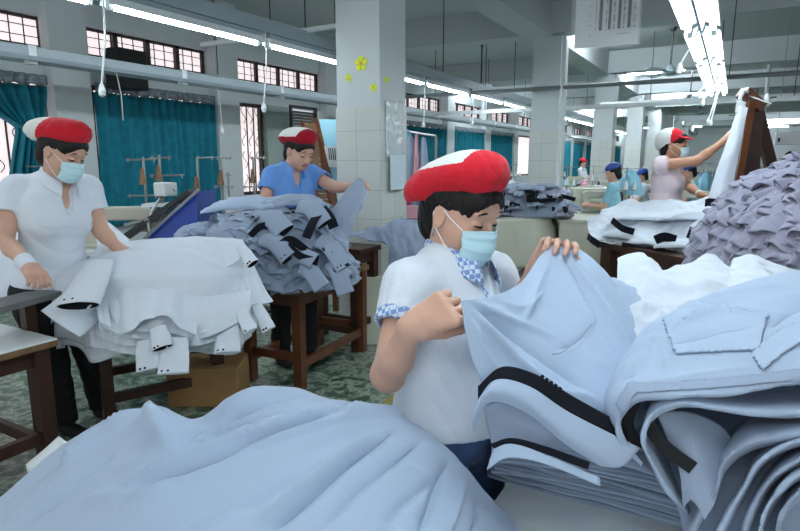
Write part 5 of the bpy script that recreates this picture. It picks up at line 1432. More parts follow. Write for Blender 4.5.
# ---- white pile with black collar bands on the right table
rc = P(662, 228, 4.45)
RG = 'white shirts with black bands on the right table'
a = npv(atZ(598, 241, .80)); b = npv(atZ(712, 264, .80))
G = net([Pn([(590, 222, 4.95), (610, 209, 4.95), (632, 202, 4.9), (662, 201, 4.8), (690, 200, 4.7), (715, 198, 4.6), (735, 200, 4.5)]),
         Pn([(588, 228, 4.8), (608, 218, 4.8), (634, 212, 4.75), (662, 212, 4.65), (690, 213, 4.5), (715, 212, 4.4), (736, 213, 4.35)]),
         Pn([(590, 236, 4.68), (612, 232, 4.66), (638, 230, 4.6), (664, 231, 4.45), (690, 231, 4.3), (712, 232, 4.15), (732, 233, 4.1)]),
         Pn([(598, 243, 4.6), (618, 244, 4.55), (642, 247, 4.45), (666, 249, 4.28), (688, 251, 4.12), (706, 254, 4.02), (724, 256, 3.98)])], 90, 130)
G = wrinkle(G, .05, 3.5, 101); G = wrinkle(G, .022, 8, 102); G = wrinkle(G, .007, 18, 103)
tag(sheet('white_shirt', G, 'bluewhite', None, solid=.004), 'white shirts heaped on the right table, spread topmost in front of the woman in pink', 'shirt', RG)
for i, (x, y, d, L, W, H, az, lb_) in enumerate([(625, 236, 4.55, .40, .16, .07, -.7, 'low at the left end'), (652, 243, 4.38, .40, .16, .07, -.9, 'low in the middle'), (684, 246, 4.15, .36, .16, .08, -.8, 'low at the right end'), (645, 218, 4.62, .5, .2, .07, -.5, 'upper left'), (690, 218, 4.35, .45, .2, .09, -.4, 'upper right under the frame'), (715, 226, 4.2, .34, .18, .10, .4, 'bulging beside the lavender pile')]):
    p = P(x, y, d); lump('white_shirt', 'bunched white shirt on the right table, ' + lb_, RG, (p.x, p.y, p.z - H * .4), L, W, H, YAW + az, 'bluewhite', 500 + i, amp=.022)
rb = [((612, 220, 4.5), (622, 228, 4.44), (634, 232, 4.4), .055), ((688, 232, 4.06), (698, 236, 4.02), (708, 238, 4.0), .085), ((705, 203, 4.26), (710, 202, 4.26), (717, 204, 4.26), .06), ((704, 224, 4.05), (712, 222, 4.03), (720, 226, 4.03), .06), ((588, 236, 4.6), (592, 240, 4.55), (600, 245, 4.5), .06), ((655, 240, 4.2), (665, 237, 4.16), (676, 240, 4.12), .07), ((716, 198, 4.28), (721, 199, 4.28), (726, 198, 4.28), .04), ((622, 244, 4.45), (632, 246, 4.4), (645, 250, 4.35), .035)]
rl = ['curved, at the upper left of the right table heap', 'square black cuff hanging at the lower right of the heap', 'on top beside the hand with the bracelet', 'round black opening on the right bulge', 'at the far left end of the heap', 'low in the middle of the heap', 'at the foot of the wooden frame', 'thin, along the table edge']
for i, (a_, b_, c_, w_) in enumerate(rb):
    tag(flat_strip('collar_band', [P(*a_), P(*b_), P(*c_)], w_, 'navy', up=tuple(UPZ * .9 - F_ * .3), amp=.004, seed=i, solid=.004), 'dark navy band ' + rl[i], 'collar', 'dark bands in the right table heap')
# ---- lavender grey pile: rows of ruffled hems
LG = 'lavender grey shirts in the ruffled mound'
mc = npv(P(868, 262, 3.45)); mc[2] = .72
table('pile_table', 'wooden table mostly hidden under the lavender grey mound', (mc[0] - .60, mc[1] - .45), (1.4, 0), (0, .95), .74, top='wood', edge='wood')
Rm, Hm = .93, .74
def mound(a, t):
    """a azimuth, t 0 rim .. 1 top"""
    r = Rm * math.cos(t * PI / 2) ** .8
    return np.array([mc[0] + r * math.cos(a), mc[1] + r * .8 * math.sin(a), .745 + Hm * math.sin(t * PI / 2) ** 1.1])
tops = net([[mound(x, .99) if q else mound(x, .99) for x in np.linspace(0, 2 * PI, 40)] for q in (0,)] + [[mound(x, t) for x in np.linspace(0, 2 * PI, 40)] for t in (.9, .8, .7, .5, .3, .1)], 60, 120)
tag(sheet('lavender_shirt', wrinkle(tops, .02, 5, 7), 'lav', None, solid=.004), 'lavender grey shirt forming the smooth crest of the ruffled mound', 'shirt', LG)
flounces(mc, Rm, .8, .745, Hm, 12, lambda r: 8 if r < 7 else 6, (-1.55, .65), (.40, .75), (.035, .085), 'lav', 'lavender_shirt', 'lavender grey ruffled hem in %s row from below, %s of the mound', LG, 700, .01, .074, wamp=.022)
# ------------------------------------------------------------ distant grey and navy pile on a cloth covered table, cream boxes
DG = 'far grey shirts with navy bands beyond the face mask'
c0 = P(525, 216, 7.0)
tb = thing('cloth_table', 'table covered by a hanging white cloth under the far grey pile', 'table', (c0.x, c0.y + .3, 0))
zc = P(525, 217, 7.0).z
G = np.zeros((14, 80, 3))
fl = npv(P(482, 217, 6.7)); fr = npv(P(552, 217, 7.1)); br = npv(P(556, 213, 8.2)); bl = npv(P(490, 213, 7.8))
path = cr(np.array([bl, fl, (fl + fr) / 2, fr, br])[:, None, :], 80)[:, 0]
for i in range(14):
    t = i / 13
    for j in range(80):
        n = U(path[j] - np.array([(fl + br)[0] / 2, (fl + br)[1] / 2, zc])) * [1, 1, 0]
        G[i, j] = path[j] * [1, 1, 0] + UPZ * (zc - t * (zc - .18)) + n * (.02 * math.sin(j * .55) * t + .10 * t)
sheet('table_cloth', G, 'cream', tb, solid=.005)
obj('tabletop', MB().prism([(p[0], p[1], zc - .03) for p in (fl, fr, br, bl)], (0, 0, .03)), 'cream', tb)
for p in (fl, fr, br, bl): obj('leg', MB().bar((p[0] * .98 + c0.x * .02, p[1] * .98 + c0.y * .02, 0), (p[0] * .98 + c0.x * .02, p[1] * .98 + c0.y * .02, zc - .03), .05, .05), 'wood', tb)
rs = np.random.RandomState(5)
pc = npv(P(516, 210, 7.4)); Ls = (.62, .42, .45)
fr_ = [('grey shirts', 'lav'), ]
G = np.zeros((40, 60, 3))
for i in range(40):
    for j in range(60):
        t = i / 39 * PI / 2; a = j / 59 * 2 * PI
        G[i, j] = (pc[0] + .72 * math.cos(t) ** .8 * math.cos(a), pc[1] + .45 * math.cos(t) ** .8 * math.sin(a), zc + .40 * math.sin(t))
G = wrinkle(G, .05, 4, 3)
tag(sheet('grey_shirt', G, 'blue2', None, solid=.004), 'grey shirt covering the far pile beyond the face mask', 'shirt', DG)
adr = math.atan2(-pc[1], -pc[0])
for k in range(30):
    a = adr + rs.uniform(-1.3, 1.3); t = rs.uniform(.05, .75) * PI / 2
    n = np.array([math.cos(a), math.sin(a), .6])
    p = np.array([pc[0] + .74 * math.cos(t) ** .8 * math.cos(a), pc[1] + .48 * math.cos(t) ** .8 * math.sin(a), zc + .40 * math.sin(t) - .02])
    lump('grey_shirt', 'bunched grey shirt in the far pile, %s on its %s side' % (['low near the cloth', 'half way up', 'near the top'][min(2, int(t / .45))], ['left', 'middle', 'right'][min(2, int((a - adr + 1.3) / .87))]), DG, p, rs.uniform(.22, .32), .12, .06, rs.uniform(0, 3), 'blue2' if k % 2 else 'lav', 1000 + k, amp=.02)
for k in range(26):
    a = adr + rs.uniform(-1.25, 1.2); t = rs.uniform(.0, .5) * PI / 2
    p = Vector((pc[0] + .80 * math.cos(t) ** .8 * math.cos(a), pc[1] + .54 * math.cos(t) ** .8 * math.sin(a), zc + .03 + .38 * math.sin(t)))
    d = Vector(rs.normal(size=3)) * .05; d.z *= .3
    tag(flat_strip('collar_band', [p - d, p + Vector((0, -.03, .01)), p + d], .05, 'navy', up=(.1, -.3, 1), amp=.006, seed=k, solid=.004), 'navy band poking out of the far grey pile, ' + ['left', 'middle', 'right'][min(2, int((a - adr + 1.25) / .83))] + (', low' if t < .3 else ', high'), 'collar', 'navy bands in the far grey pile')
ORD = 'leftmost second third fourth fifth sixth seventh eighth ninth tenth eleventh twelfth thirteenth fourteenth fifteenth sixteenth seventeenth eighteenth nineteenth twentieth twenty-first twenty-second twenty-third twenty-fourth twenty-fifth twenty-sixth twenty-seventh twenty-eighth twenty-ninth thirtieth'.split()
for gname, word in ((DG, 'bunched grey shirt'), ('navy bands in the far grey pile', 'navy band')):
    os_ = [o for o in bpy.data.objects if o.get('group') == gname and not o.get('label', '').startswith('grey shirt covering')]
    os_.sort(key=lambda o: to_px(np.array([[tuple(o.location)]]))[0, 0])
    for i_, o in enumerate(os_): o['label'] = word + ' in the far pile, ' + (ORD[i_] + (' one' if i_ == 0 else ' counting from its left end'))
# cream boxes and cabinet
def boxed(name, label, cat, q, z0, z1, m, group=None, flap=None):
    """q four base corners (Vectors) """
    c = sum((Vector((p.x, p.y, 0)) for p in q), Vector()) / 4
    o = thing(name, label, cat, (c.x, c.y, z0), group)
    obj('carcass', MB().prism([Vector((p.x, p.y, z0)) for p in q], (0, 0, z1 - z0)), m, o, bevel=.008)
    if flap: 
        qq = [Vector((p.x, p.y, 0)) + (Vector((p.x, p.y, 0)) - c) * .03 for p in q]
        obj('lid', MB().prism([Vector((p.x, p.y, z1)) for p in qq], (0, 0, .03)), flap, o)
    return o
def quad(p, w, dp, ang=0.0):
    d = Vector((math.cos(ang), math.sin(ang), 0)); n = Vector((-d.y, d.x, 0)); p = xy(p)
    return [p, p + d * w, p + d * w + n * dp, p + n * dp]
o = boxed('storage_bin', 'large cream storage bin with sloping lid right of the far grey pile', 'bin', quad(P(558, 250, 7.0), 1.0, .9, .25), 0, .72, 'cream', flap='cream')
o = boxed('storage_bin', 'cream cabinet standing behind the sloping bin against the second column', 'cabinet', quad(P(572, 215, 8.4), .75, .45, .3), 0, 1.02, 'cream', flap='cream')
o = boxed('cardboard_box', 'brown cardboard box standing at the end of the cream bin', 'box', quad(P(606, 240, 6.6), .22, .35, .3), 0, .70, 'kraft')
for i, (x, y, d, wd) in enumerate(((588, 250, 6.6, .18), (600, 252, 6.4, .14))):
    p = P(x, y, d); lump('paper_scrap', 'crumpled brown paper %s on the dark floor before the cream bin' % ('larger, left', 'smaller, right')[i], None, (p.x, p.y, .16 if i == 0 else .0), wd, wd * .7, .08, .4, 'kraft', 44 + i, cat='paper')
# dark low platform on the floor
q = quad(P(505, 262, 6.2), 1.5, 1.2, .1)
o = boxed('low_platform', 'dark low slatted platform on the floor behind the mask', 'platform', q, 0, .16, mat('dark_slatted_board', (66, 64, 56), .6, var=.4, vscale=18))
# ------------------------------------------------------------ wooden A-frame with hanging shirt
def plank(name, a, b, w, t, m, par, up=None):
    return obj(name, MB().bar(a, b, w, t, up=up or (0, 0, 1)), m, par)
ea = P(747, 96, 3.95)
fo = thing('drying_frame', 'dark brown wooden A shaped frame standing at the lavender grey mound', 'frame', (ea.x, ea.y, 0))
pA0, pA1 = P(748, 104, 3.9), P(728, 215, 3.85)
dA_ = (pA1 - pA0).normalized(); t_ = -pA1.z / dA_.z
plank('leg', pA0, pA1 + dA_ * t_, .045, .11, 'brown', fo, up=tuple(F_))
pB0, pB1 = P(755, 104, 4.0), P(748, 200, 4.1); dB = (pB1 - pB0).normalized()
plank('leg', pB0, pB1 + dB * (-pB1.z / dB.z), .11, .04, 'wood', fo, up=tuple(F_))
pC0, pC1 = P(756, 108, 4.0), P(774, 178, 4.25); dC = (pC1 - pC0).normalized()
plank('leg', pC0, pC1 + dC * (-pC1.z / dC.z), .075, .045, 'wood', fo, up=tuple(F_))
plank('top_block', P(742, 92, 3.95), P(760, 108, 3.98), .09, .07, 'brown', fo)
for i, (a_, b_) in enumerate((((749, 96, 3.9), (772, 104, 3.7)), ((752, 101, 3.95), (776, 97, 4.1)))):
    obj('peg', MB().tube([P(*a_), P(*b_)], .006, 6), 'steel', fo)
hk = [P(742, 108, 3.9), P(740, 98, 3.9), P(743, 91, 3.9), P(748, 92, 3.9)]
obj('hook', MB().tube(hk, .012, 8), 'white_paint', fo, smooth=True)
G = net([[P(738, 108, 3.86), P(742, 106, 3.85), P(748, 108, 3.84)], [P(728, 138, 3.84), P(736, 138, 3.81), P(741, 140, 3.82)], [P(716, 172, 3.84), P(726, 172, 3.80), P(735, 174, 3.81)], [P(708, 198, 3.86), P(718, 199, 3.80), P(729, 202, 3.81)]], 50, 30)
tag(sheet('white_shirt', wrinkle(G, .010, 9, 66, aniso=(0, 0, 1)), 'bluewhite', None, solid=.004), 'white shirt hanging along the slanted leg of the wooden frame', 'shirt')
G = net([[P(737, 100, 3.86), P(746, 102, 3.86)], [P(735, 113, 3.85), P(744, 116, 3.85)]], 8, 8)
tag(sheet('paper_tag', G, 'paper', None, solid=.004), 'white paper tag hanging at the top of the wooden frame', 'tag')
pp = thing('water_bottle', 'clear wrapped bottle bundle hanging right of the wooden frame top', 'bottle', tuple(P(766, 110, 4.0)))
obj('wrap', MB().lathe(P(766, 108, 4.0), [(.006, 0), (.018, .01), (.022, .05), (.014, .08), (.006, .10)], 12), 'plastic', pp, smooth=True)
# thin standpipe
sp = atY(770, 60, 14.0)
o = thing('standpipe', 'thin white vertical pole behind the wooden frame top', 'pole', (sp.x, sp.y, 0))
obj('pole', MB().tube([(sp.x, sp.y, 0), (sp.x, sp.y, CZ)], .035, 10), 'white_paint', o)
# white pipe frame beside second column
v0 = atY(559.5, 100, 8.2)
o = thing('pipe_frame', 'white vertical pipe running up the right side of the second column', 'pipe', (v0.x, v0.y, 0))
obj('pipe_run', MB().tube([(v0.x + .03, v0.y, 0), (v0.x + .03, v0.y, 3.1)], .03, 10), 'white_paint', o)
# ------------------------------------------------------------ hanging chart
h0, h1_, h2_, h3 = atY(574, -12, 4.9), atY(638, -12, 4.9), atY(638, 42, 4.9), atY(574, 49, 4.9)
o = thing('hanging_chart', 'printed chart sheet in clear plastic hanging at the top of the view', 'sign', tuple((h2_ + h3) / 2))
W_, H_ = (h1_.x - h0.x), (h0.z - h3.z)
x0_, z0_ = h3.x, h3.z
obj('sheet', MB().box((x0_, 4.9, z0_), (x0_ + W_, 4.908, z0_ + H_)), 'paper', o)
ink = MB(); rs = np.random.RandomState(3)
for cx_, wc, dark in ((.33, .012, 0), (.41, .05, 1), (.50, .018, 0), (.55, .04, 1), (.62, .03, 0), (.70, .045, 1), (.77, .03, 0), (.85, .05, 1), (.93, .025, 0)):
    for r in range(26):
        zc_ = z0_ + H_ * (.26 + r * .020)
        if not dark and rs.rand() < .25: continue
        w__ = W_ * wc * (1 if dark else rs.uniform(.5, 1))
        ink.box((x0_ + W_ * cx_ - w__ / 2, 4.895, zc_), (x0_ + W_ * cx_ + w__ / 2, 4.8985, zc_ + H_ * (.0185 if dark else .011)))
for k in range(7): ink.box((x0_ + W_ * (.68 + k * .03), 4.895, z0_ + H_ * .17), (x0_ + W_ * (.695 + k * .03), 4.8985, z0_ + H_ * .185))
for k in range(4): ink.box((x0_ + W_ * .24, 4.895, z0_ + H_ * (.18 + .16 * k)), (x0_ + W_ * .255, 4.8985, z0_ + H_ * (.2 + .16 * k)))
obj('printed_columns', ink, 'ink', o)
obj('plastic_sleeve', MB().box((x0_ - .03, 4.88, z0_ - .02), (x0_ + W_ + .02, 4.883, z0_ + H_)), mat('clear_plastic', (235, 240, 242), .15, alpha=.14), o)
for xx in (x0_ + .05, x0_ + W_ - .05): obj('string', MB().tube([(xx, 4.9, z0_ + H_), (xx, 4.9, CZ)], .003, 5), 'white_paint', o)
# ------------------------------------------------------------ things on the front column
cx_, cy_, ch = -2.73, 4.30, .21
def flower(pxy, r, label):
    face = pxy[0] < 383.5
    p = atY(pxy[0], pxy[1], cy_ - ch - .004) if face else atX(pxy[0], pxy[1], cx_ + ch + .004)
    o = thing('flower_sticker', label, 'sticker', tuple(p), 'yellow flower stickers on the front column')
    ax = Vector((1, 0, 0)) if face else Vector((0, 1, 0)); nrm = Vector((0, -1, 0)) if face else Vector((1, 0, 0))
    for k in range(5):
        a = k * 2 * PI / 5 + .3; d = ax * math.cos(a) + Vector((0, 0, 1)) * math.sin(a); s = ax * -math.sin(a) + Vector((0, 0, 1)) * math.cos(a)
        poly = [p + d * (r * .12), p + d * (r * .5) + s * r * .34, p + d * (r * .85) + s * r * .36, p + d * r + s * 0 * r, p + d * (r * .85) - s * r * .36, p + d * (r * .5) - s * r * .34]
        obj('petal', MB().prism(poly, nrm * .003), 'yellow', o)
    obj('flower_centre', MB().lathe(p, [(r * .2, 0), (r * .2, .006)], 12, axis=tuple(nrm)), 'orange', o)
flower((361, 63.5), .062, 'large yellow flower sticker with orange centre on the front column')
flower((348.5, 78), .032, 'small yellow flower sticker left below the large one')
flower((373.5, 87.5), .032, 'small yellow flower sticker low near the column corner')
flower((386.5, 80), .030, 'small yellow flower sticker on the right side face of the column')
def wallsheet(name, label, cat, x, ya, yb, z0, z1, m, n=30, amp=.006, seed=0, bulge=.0):
    G = np.zeros((n, n, 3))
    for i in range(n):
        for j in range(n):
            G[i, j] = (x + bulge * math.sin(PI * j / (n - 1)), ya + (yb - ya) * j / (n - 1), z1 + (z0 - z1) * i / (n - 1))
    G = G.copy(); G[..., 0] += np.abs(wrinkle(G, amp, 14, seed)[..., 0] - G[..., 0])
    return tag(sheet(name, G, m, None, solid=.002), label, cat)
fx = cx_ + ch + .012
pa = atX(385, 100, fx); pb = atX(403, 150, fx)
wallsheet('plastic_sheet', 'crinkled clear plastic sheet taped round the side face of the front column', 'plastic', fx, pa.y, pb.y - .01, atX(395, 158, fx).z, atX(385, 99, fx).z, mat('crinkled_clear_plastic', (226, 234, 238), .12, spec=.9, alpha=.75), amp=.02, seed=9)
pa = atX(389, 155, fx + .02); pb = atX(403.5, 189, fx + .02)
wallsheet('hanging_paper', 'pale blue paper sheets clipped to the side face of the front column', 'paper', fx + .03, pa.y, pb.y, pb.z, pa.z, mat('pale_blue_paper', (206, 222, 230), .6), amp=.006, seed=4, bulge=.02)
# ------------------------------------------------------------ board and rack behind the worker in cornflower blue
b0, b1_, b2_, b3 = P(317, 119, 5.2), P(345, 121, 5.1), P(345, 200, 5.1), P(334, 206, 5.15)
o = thing('notice_board', 'tilted sky blue board with brown wooden edge behind the front column', 'board', (b3.x, b3.y, 0))
nb = Vector(F_) * .03
poly = [P(318, 119, 5.90), P(352, 120, 5.90), P(352, 215, 5.90), P(340, 215, 5.90)]
obj('panel', MB().prism(poly, nb), 'skyboard', o)
obj('wooden_edge', MB().bar(P(315, 119, 5.88), P(338, 218, 5.88), .05, .05), 'brown', o)
pz = P(338, 216, 5.88)
obj('leg', MB().bar(P(338, 216, 5.88), (pz.x + .08, pz.y, 0), .05, .05), 'brown', o)
obj('leg', MB().bar(P(349, 214, 5.92), (pz.x + .2, pz.y + .1, 0), .05, .05), 'brown', o)
pw = MB().prism([P(324, 146, 5.88), P(341, 147, 5.88), P(341, 168, 5.88), P(329, 167, 5.88)], nb * -.2)
obj('paper_note', pw, 'paper', o)
bc = MB()
for k in range(6): bc.prism([P(328 + k * 2.1, 148, 5.86), P(328.9 + k * 2.1, 148, 5.86), P(330.4 + k * 1.9, 160, 5.86), P(329.4 + k * 1.9, 160, 5.86)], nb * -.1)
obj('printed_bars', bc, 'ink', o)
o = thing('slatted_rack', 'brown slatted wooden rack leaning beside the sky blue board', 'rack', tuple(xy(P(312, 200, 5.5))))
obj('side_rail', MB().bar(P(303, 122, 5.6), P(318, 215, 5.6), .03, .05), 'brown', o)
obj('side_rail', MB().bar(P(315, 122, 5.58), P(334, 215, 5.5), .03, .05), 'brown', o)
for k in range(15):
    t = k / 14; obj('slat', MB().bar(P(304 + 15 * t, 126 + 82 * t, 5.59), P(316 + 18 * t, 126 + 82 * t, 5.55), .012, .05), 'woodedge', o)
q = P(318, 215, 5.6); obj('foot', MB().bar(P(318, 214, 5.6), (q.x, q.y, 0), .04, .05), 'brown', o); q = P(334, 214, 5.5); obj('foot', MB().bar(P(334, 214, 5.5), (q.x, q.y, 0), .04, .05), 'brown', o)
# clothes hanging right of the column
def hang(x0, x1, y0, y1, d, m, label, seed, name='hanging_shirt', cat='shirt'):
    G = net([[P(x0 + (x1 - x0) * .35, y0, d), P((x0 + x1) / 2, y0 - 1, d - .02), P(x1 - (x1 - x0) * .3, y0 + 1, d)], [P(x0, (y0 + y1) / 2, d), P((x0 + x1) / 2, (y0 + y1) / 2, d - .10), P(x1, (y0 + y1) / 2, d)], [P(x0, y1, d), P((x0 + x1) / 2, y1, d - .08), P(x1 + 2, y1, d)]], 40, 34)
    o = sheet(name, wrinkle(G, .03, 7, seed, aniso=(0, 0, 1)), m, None, solid=.005)
    tag(o, label, cat, 'garments hanging right of the front column' if cat == 'shirt' else None); return o
rk = thing('garment_rack', 'steel garment rack right of the front column', 'rack', tuple(xy(P(414, 200, 5.7))))
obj('rail', MB().tube([P(398, 130, 5.85), P(436, 136, 5.5)], .012, 8), 'steel', rk)
for a_ in ((398, 130, 5.85), (436, 136, 5.5)):
    p = P(*a_); obj('post', MB().tube([p, (p.x, p.y, 0)], .014, 8), 'steel', rk)
hang(398, 416, 131, 215, 5.75, 'skyblue', 'sky blue cloth hanging close to the front column', 1)
hang(402, 420, 137, 212, 5.66, 'blue2', 'grey blue shirt hanging in front of the sky blue cloth', 2)
hang(413, 420, 134, 196, 5.62, 'pinkcloth', 'narrow pink cloth strip hanging beside the sky blue cloth', 3)
hang(418, 428, 138, 206, 5.6, 'blue', 'pale shirt hanging at the right of the garment rack', 4)
hang(401, 408, 185, 208, 5.55, 'magenta', 'magenta cloth piece low beside the column', 5)
hang(414, 436, 198, 232, 5.5, 'blue2', 'lower grey blue shirt hanging behind the red cap', 6)
# small parcel under rack
p = P(404, 208, 5.4); o = boxed('parcel', 'small pink parcel beside the column under the magenta cloth', 'parcel', quad(p, .12, .12, .3), p.z - .1, p.z + .02, 'pinkcloth')
q_ = P(428, 224, 5.0)
o = thing('wooden_stool', 'worn wooden stool top glimpsed behind the shoulder of the woman in the red cap', 'stool', tuple(xy(q_)))
obj('seat', MB().prism(quad(P(420, 226, 5.0), .42, .22, .3), (0, 0, .03)), 'woodedge', o)
for k_ in o.children: k_.location.z = q_.z - .02
for (i_, j_) in ((.03, .03), (.38, .03), (.03, .18), (.38, .18)):
    v = quad(P(420, 226, 5.0), .42, .22, .3); b = v[0] + (v[1] - v[0]) * (i_ / .42) + (v[3] - v[0]) * (j_ / .22)
    obj('leg', MB().bar(b, b + Vector((0, 0, q_.z - .02)), .04, .04), 'wood', o)
# ------------------------------------------------------------ wall box, machines on the left
w0 = atX(103, 48, XW + .3); w1_ = atX(137, 92, XW + .3)
o = thing('wall_speaker', 'black box speaker mounted behind the rail above the wide curtain', 'speaker', tuple(w1_))
obj('cabinet_body', MB().box((XW + .3, w0.y, w1_.z), (XW + .52, w1_.y, w0.z)), 'rubber', o, bevel=.01)
obj('bracket', MB().box((XW, (w0.y + w1_.y) / 2 - .03, w1_.z + .2), (XW + .3, (w0.y + w1_.y) / 2 + .03, w1_.z + .26)), 'darksteel', o)
obj('speaker_grille', MB().box((XW + .52, w0.y + .03, w1_.z + .03), (XW + .525, w1_.y - .03, w0.z - .03)), mat('speaker_cloth', (34, 34, 36), .9), o)
def machine(name, label, base, ang, scale=1.0, group=None, table_=True, color='machine', stand=True):
    """industrial sewing machine on its bench with thread stand"""
    o = thing(name, label, 'machine', (0, 0, 0), group)
    def bx(n, lo, hi, m, bev=.012): return obj(n, MB().box(lo, hi), m, o, bevel=bev)
    zt_ = .74
    bx('bench_top', (-.55, -.25, zt_ - .03), (.55, .25, zt_), 'laminate', .004)
    for sx in (-.5, .5):
        obj('bench_leg', MB().box((sx - .02, -.2, 0), (sx + .02, -.15, zt_ - .03)).box((sx - .02, .15, 0), (sx + .02, .2, zt_ - .03)).box((sx - .02, -.2, .05), (sx + .02, .2, .09)), 'rail', o)
    bx('machine_bed', (-.26, -.09, zt_), (.24, .09, zt_ + .035), color)
    body = MB(); prof = [(.24, .03), (.24, .27), (.20, .30), (-.20, .30), (-.25, .27), (-.25, .11), (-.17, .11), (-.16, .20), (.08, .20), (.10, .16), (.10, .03)]
    body.prism([(a, -.055, zt_ + b) for a, b in prof], (0, .11, 0)); obj('machine_arm', body, color, o, bevel=.012)
    obj('handwheel', MB().lathe((.25, 0, zt_ + .22), [(.03, 0), (.07, .005), (.07, .03), (.03, .04)], 18, axis=(1, 0, 0)), 'darksteel', o)
    obj('needle_bar', MB().tube([(-.21, 0, zt_ + .12), (-.21, 0, zt_ + .05)], .006, 6), 'steel', o)
    obj('motor', MB().lathe((.05, 0, zt_ - .22), [(.04, 0), (.09, .02), (.09, .2), (.04, .22)], 16, axis=(1, 0, 0)), 'darksteel', o)
    if stand:
        s = MB().tube([(.36, .16, zt_), (.36, .16, zt_ + .62)], .008, 6).tube([(.20, .16, zt_ + .60), (.52, .16, zt_ + .60)], .006, 6).tube([(.22, .16, zt_ + .30), (.50, .16, zt_ + .30)], .006, 6)
        obj('thread_stand', s, 'steel', o)
        for xq in (.25, .36, .47): obj('thread_cone', MB().lathe((xq, .16, zt_ + .31), [(.03, 0), (.012, .12)], 12), 'capwhite', o)
    o.location = base; o.rotation_euler = (0, 0, ang); o.scale = (scale,) * 3
    return o
b = atZ(118, 236, .70)
machine('sewing_machine', 'beige sewing machine with yellow sticker beside the woman in white', (P(119, 240, 4.6).x, P(119, 240, 4.6).y, 0), YAW + .2 + PI, 1.05, 'sewing machines')
# blue tilted cutting machine
mo = thing('fusing_machine', 'cobalt blue slanted pressing machine with steel slide before the wide curtain', 'machine', tuple(xy(P(172, 240, 4.3))))
q4 = [P(146, 236, 4.3), P(166, 236, 4.25), P(198, 236, 4.3), P(198, 191, 4.3)]
sb = MB().prism([P(147, 238, 4.25), P(198, 240, 4.25), P(197, 192, 4.25)], Vector(F_) * .45); obj('side_panel', sb, 'cobalt', mo)
obj('slide_bed', MB().bar(P(122, 240, 4.4), P(194, 190, 4.4), .34, .03, up=tuple(UPZ)), 'darksteel', mo)
obj('steel_edge', MB().bar(P(144, 239, 4.22), P(199, 189, 4.22), .015, .02), 'steel', mo)
obj('clamp_plate', MB().bar(P(146, 205, 4.35), P(176, 204, 4.35), .16, .025), 'plastic', mo)
obj('clamp_plate', MB().bar(P(128, 224, 4.3), P(152, 218, 4.3), .14, .02), 'steel', mo)
obj('slide_rod', MB().tube([P(140, 228, 4.3), P(166, 196, 4.3)], .012, 8), 'steel', mo)
obj('slide_rod', MB().tube([P(152, 230, 4.3), P(182, 196, 4.3)], .012, 8), 'steel', mo)
obj('air_cylinder', MB().tube([P(158, 196, 4.3), P(174, 188, 4.3)], .028, 10), 'steel', mo)
obj('motor_block', MB().box(tuple(P(166, 196, 4.3) - Vector((.06, .06, 0))), tuple(P(166, 196, 4.3) + Vector((.06, .06, .1)))), 'plastic', mo, bevel=.01)
obj('hose', MB().tube([P(160, 198, 4.28), P(152, 210, 4.25), P(148, 224, 4.25), P(150, 234, 4.25)], .008, 6), 'plastic', mo, smooth=True)
for a_ in ((150, 238), (196, 238)):
    p = P(a_[0], a_[1], 4.4); obj('leg', MB().bar((p.x, p.y, 0), p, .05, .05), 'darksteel', mo)
machine('sewing_machine', 'pale sewing machine right of the cobalt blue machine', (P(208, 240, 4.9).x, P(208, 240, 4.9).y, 0), YAW - 1.2, 1.0, 'sewing machines')
def tstand(px0, py0, py1, d, label, arms):
    a_ = P(px0, py0, d); b_ = P(px0, py1, d)
    o = thing('thread_stand', label, 'stand', (a_.x, a_.y, 0), 'thread stands before the wide curtain')
    obj('pole', MB().tube([(a_.x, a_.y, 0), (a_.x, a_.y, a_.z)], .010, 8), 'steel', o)
    obj('foot', MB().lathe((a_.x, a_.y, 0), [(.14, 0), (.14, .02), (.02, .04)], 16), 'darksteel', o)
    for (x0, x1, y) in arms:
        obj('arm', MB().tube([P(x0, y, d), P(x1, y + (x1 - x0) * -.03, d)], .008, 6), 'steel', o)
        for xx in (x0 + 2, x1 - 2): obj('thread_guide', MB().tube([P(xx, y + 2, d), P(xx, y - 2, d)], .006, 6), 'steel', o)
    obj('thread_cone', MB().lathe(P(px0, (py0 + py1) / 2 + 6, d), [(.03, 0), (.012, .13)], 12), 'woodedge', o)
tstand(143, 157, 200, 4.7, 'steel thread stand left of the blue machine head', [(126, 156, 160), (128, 158, 196)])
tstand(159, 155, 195, 4.9, 'steel thread stand directly behind the blue machine head', [(150, 171, 158), (150, 184, 176)])
tstand(197, 158, 215, 4.8, 'steel thread stand right of the blue machine', [(196, 214, 158), (192, 214, 195)])
tstand(221, 158, 200, 5.0, 'thin thread stand near the curtain edge', [(216, 232, 158), (214, 234, 187)])
tstand(253, 158, 196, 5.4, 'black thread stand before the narrow grille window', [(250, 266, 158), (243, 266, 187)])
# box and clutter under the tables
p = atZ(185, 395, 0)
o = boxed('cardboard_box', 'brown cardboard box on the floor under the white pile table', 'box', quad(atZ(168, 408, 0), .42, .3, .55), 0, .24, 'kraft')
p = P(372, 300, 4.9)
o = boxed('plastic_sack', 'pale sack standing behind the side table legs', 'sack', quad(P(362, 300, 4.55), .2, .14, .5), 0, .55, 'cream')
p = atZ(312, 357, 0)
sl_ = SDF(np.array([p.x - .2, p.y - .2, -.01]), np.array([p.x + .2, p.y + .2, .15]), .005)
sl_.cone([p.x - .05, p.y, .035], [p.x + .08, p.y + .03, .03], .04, .03, .02)
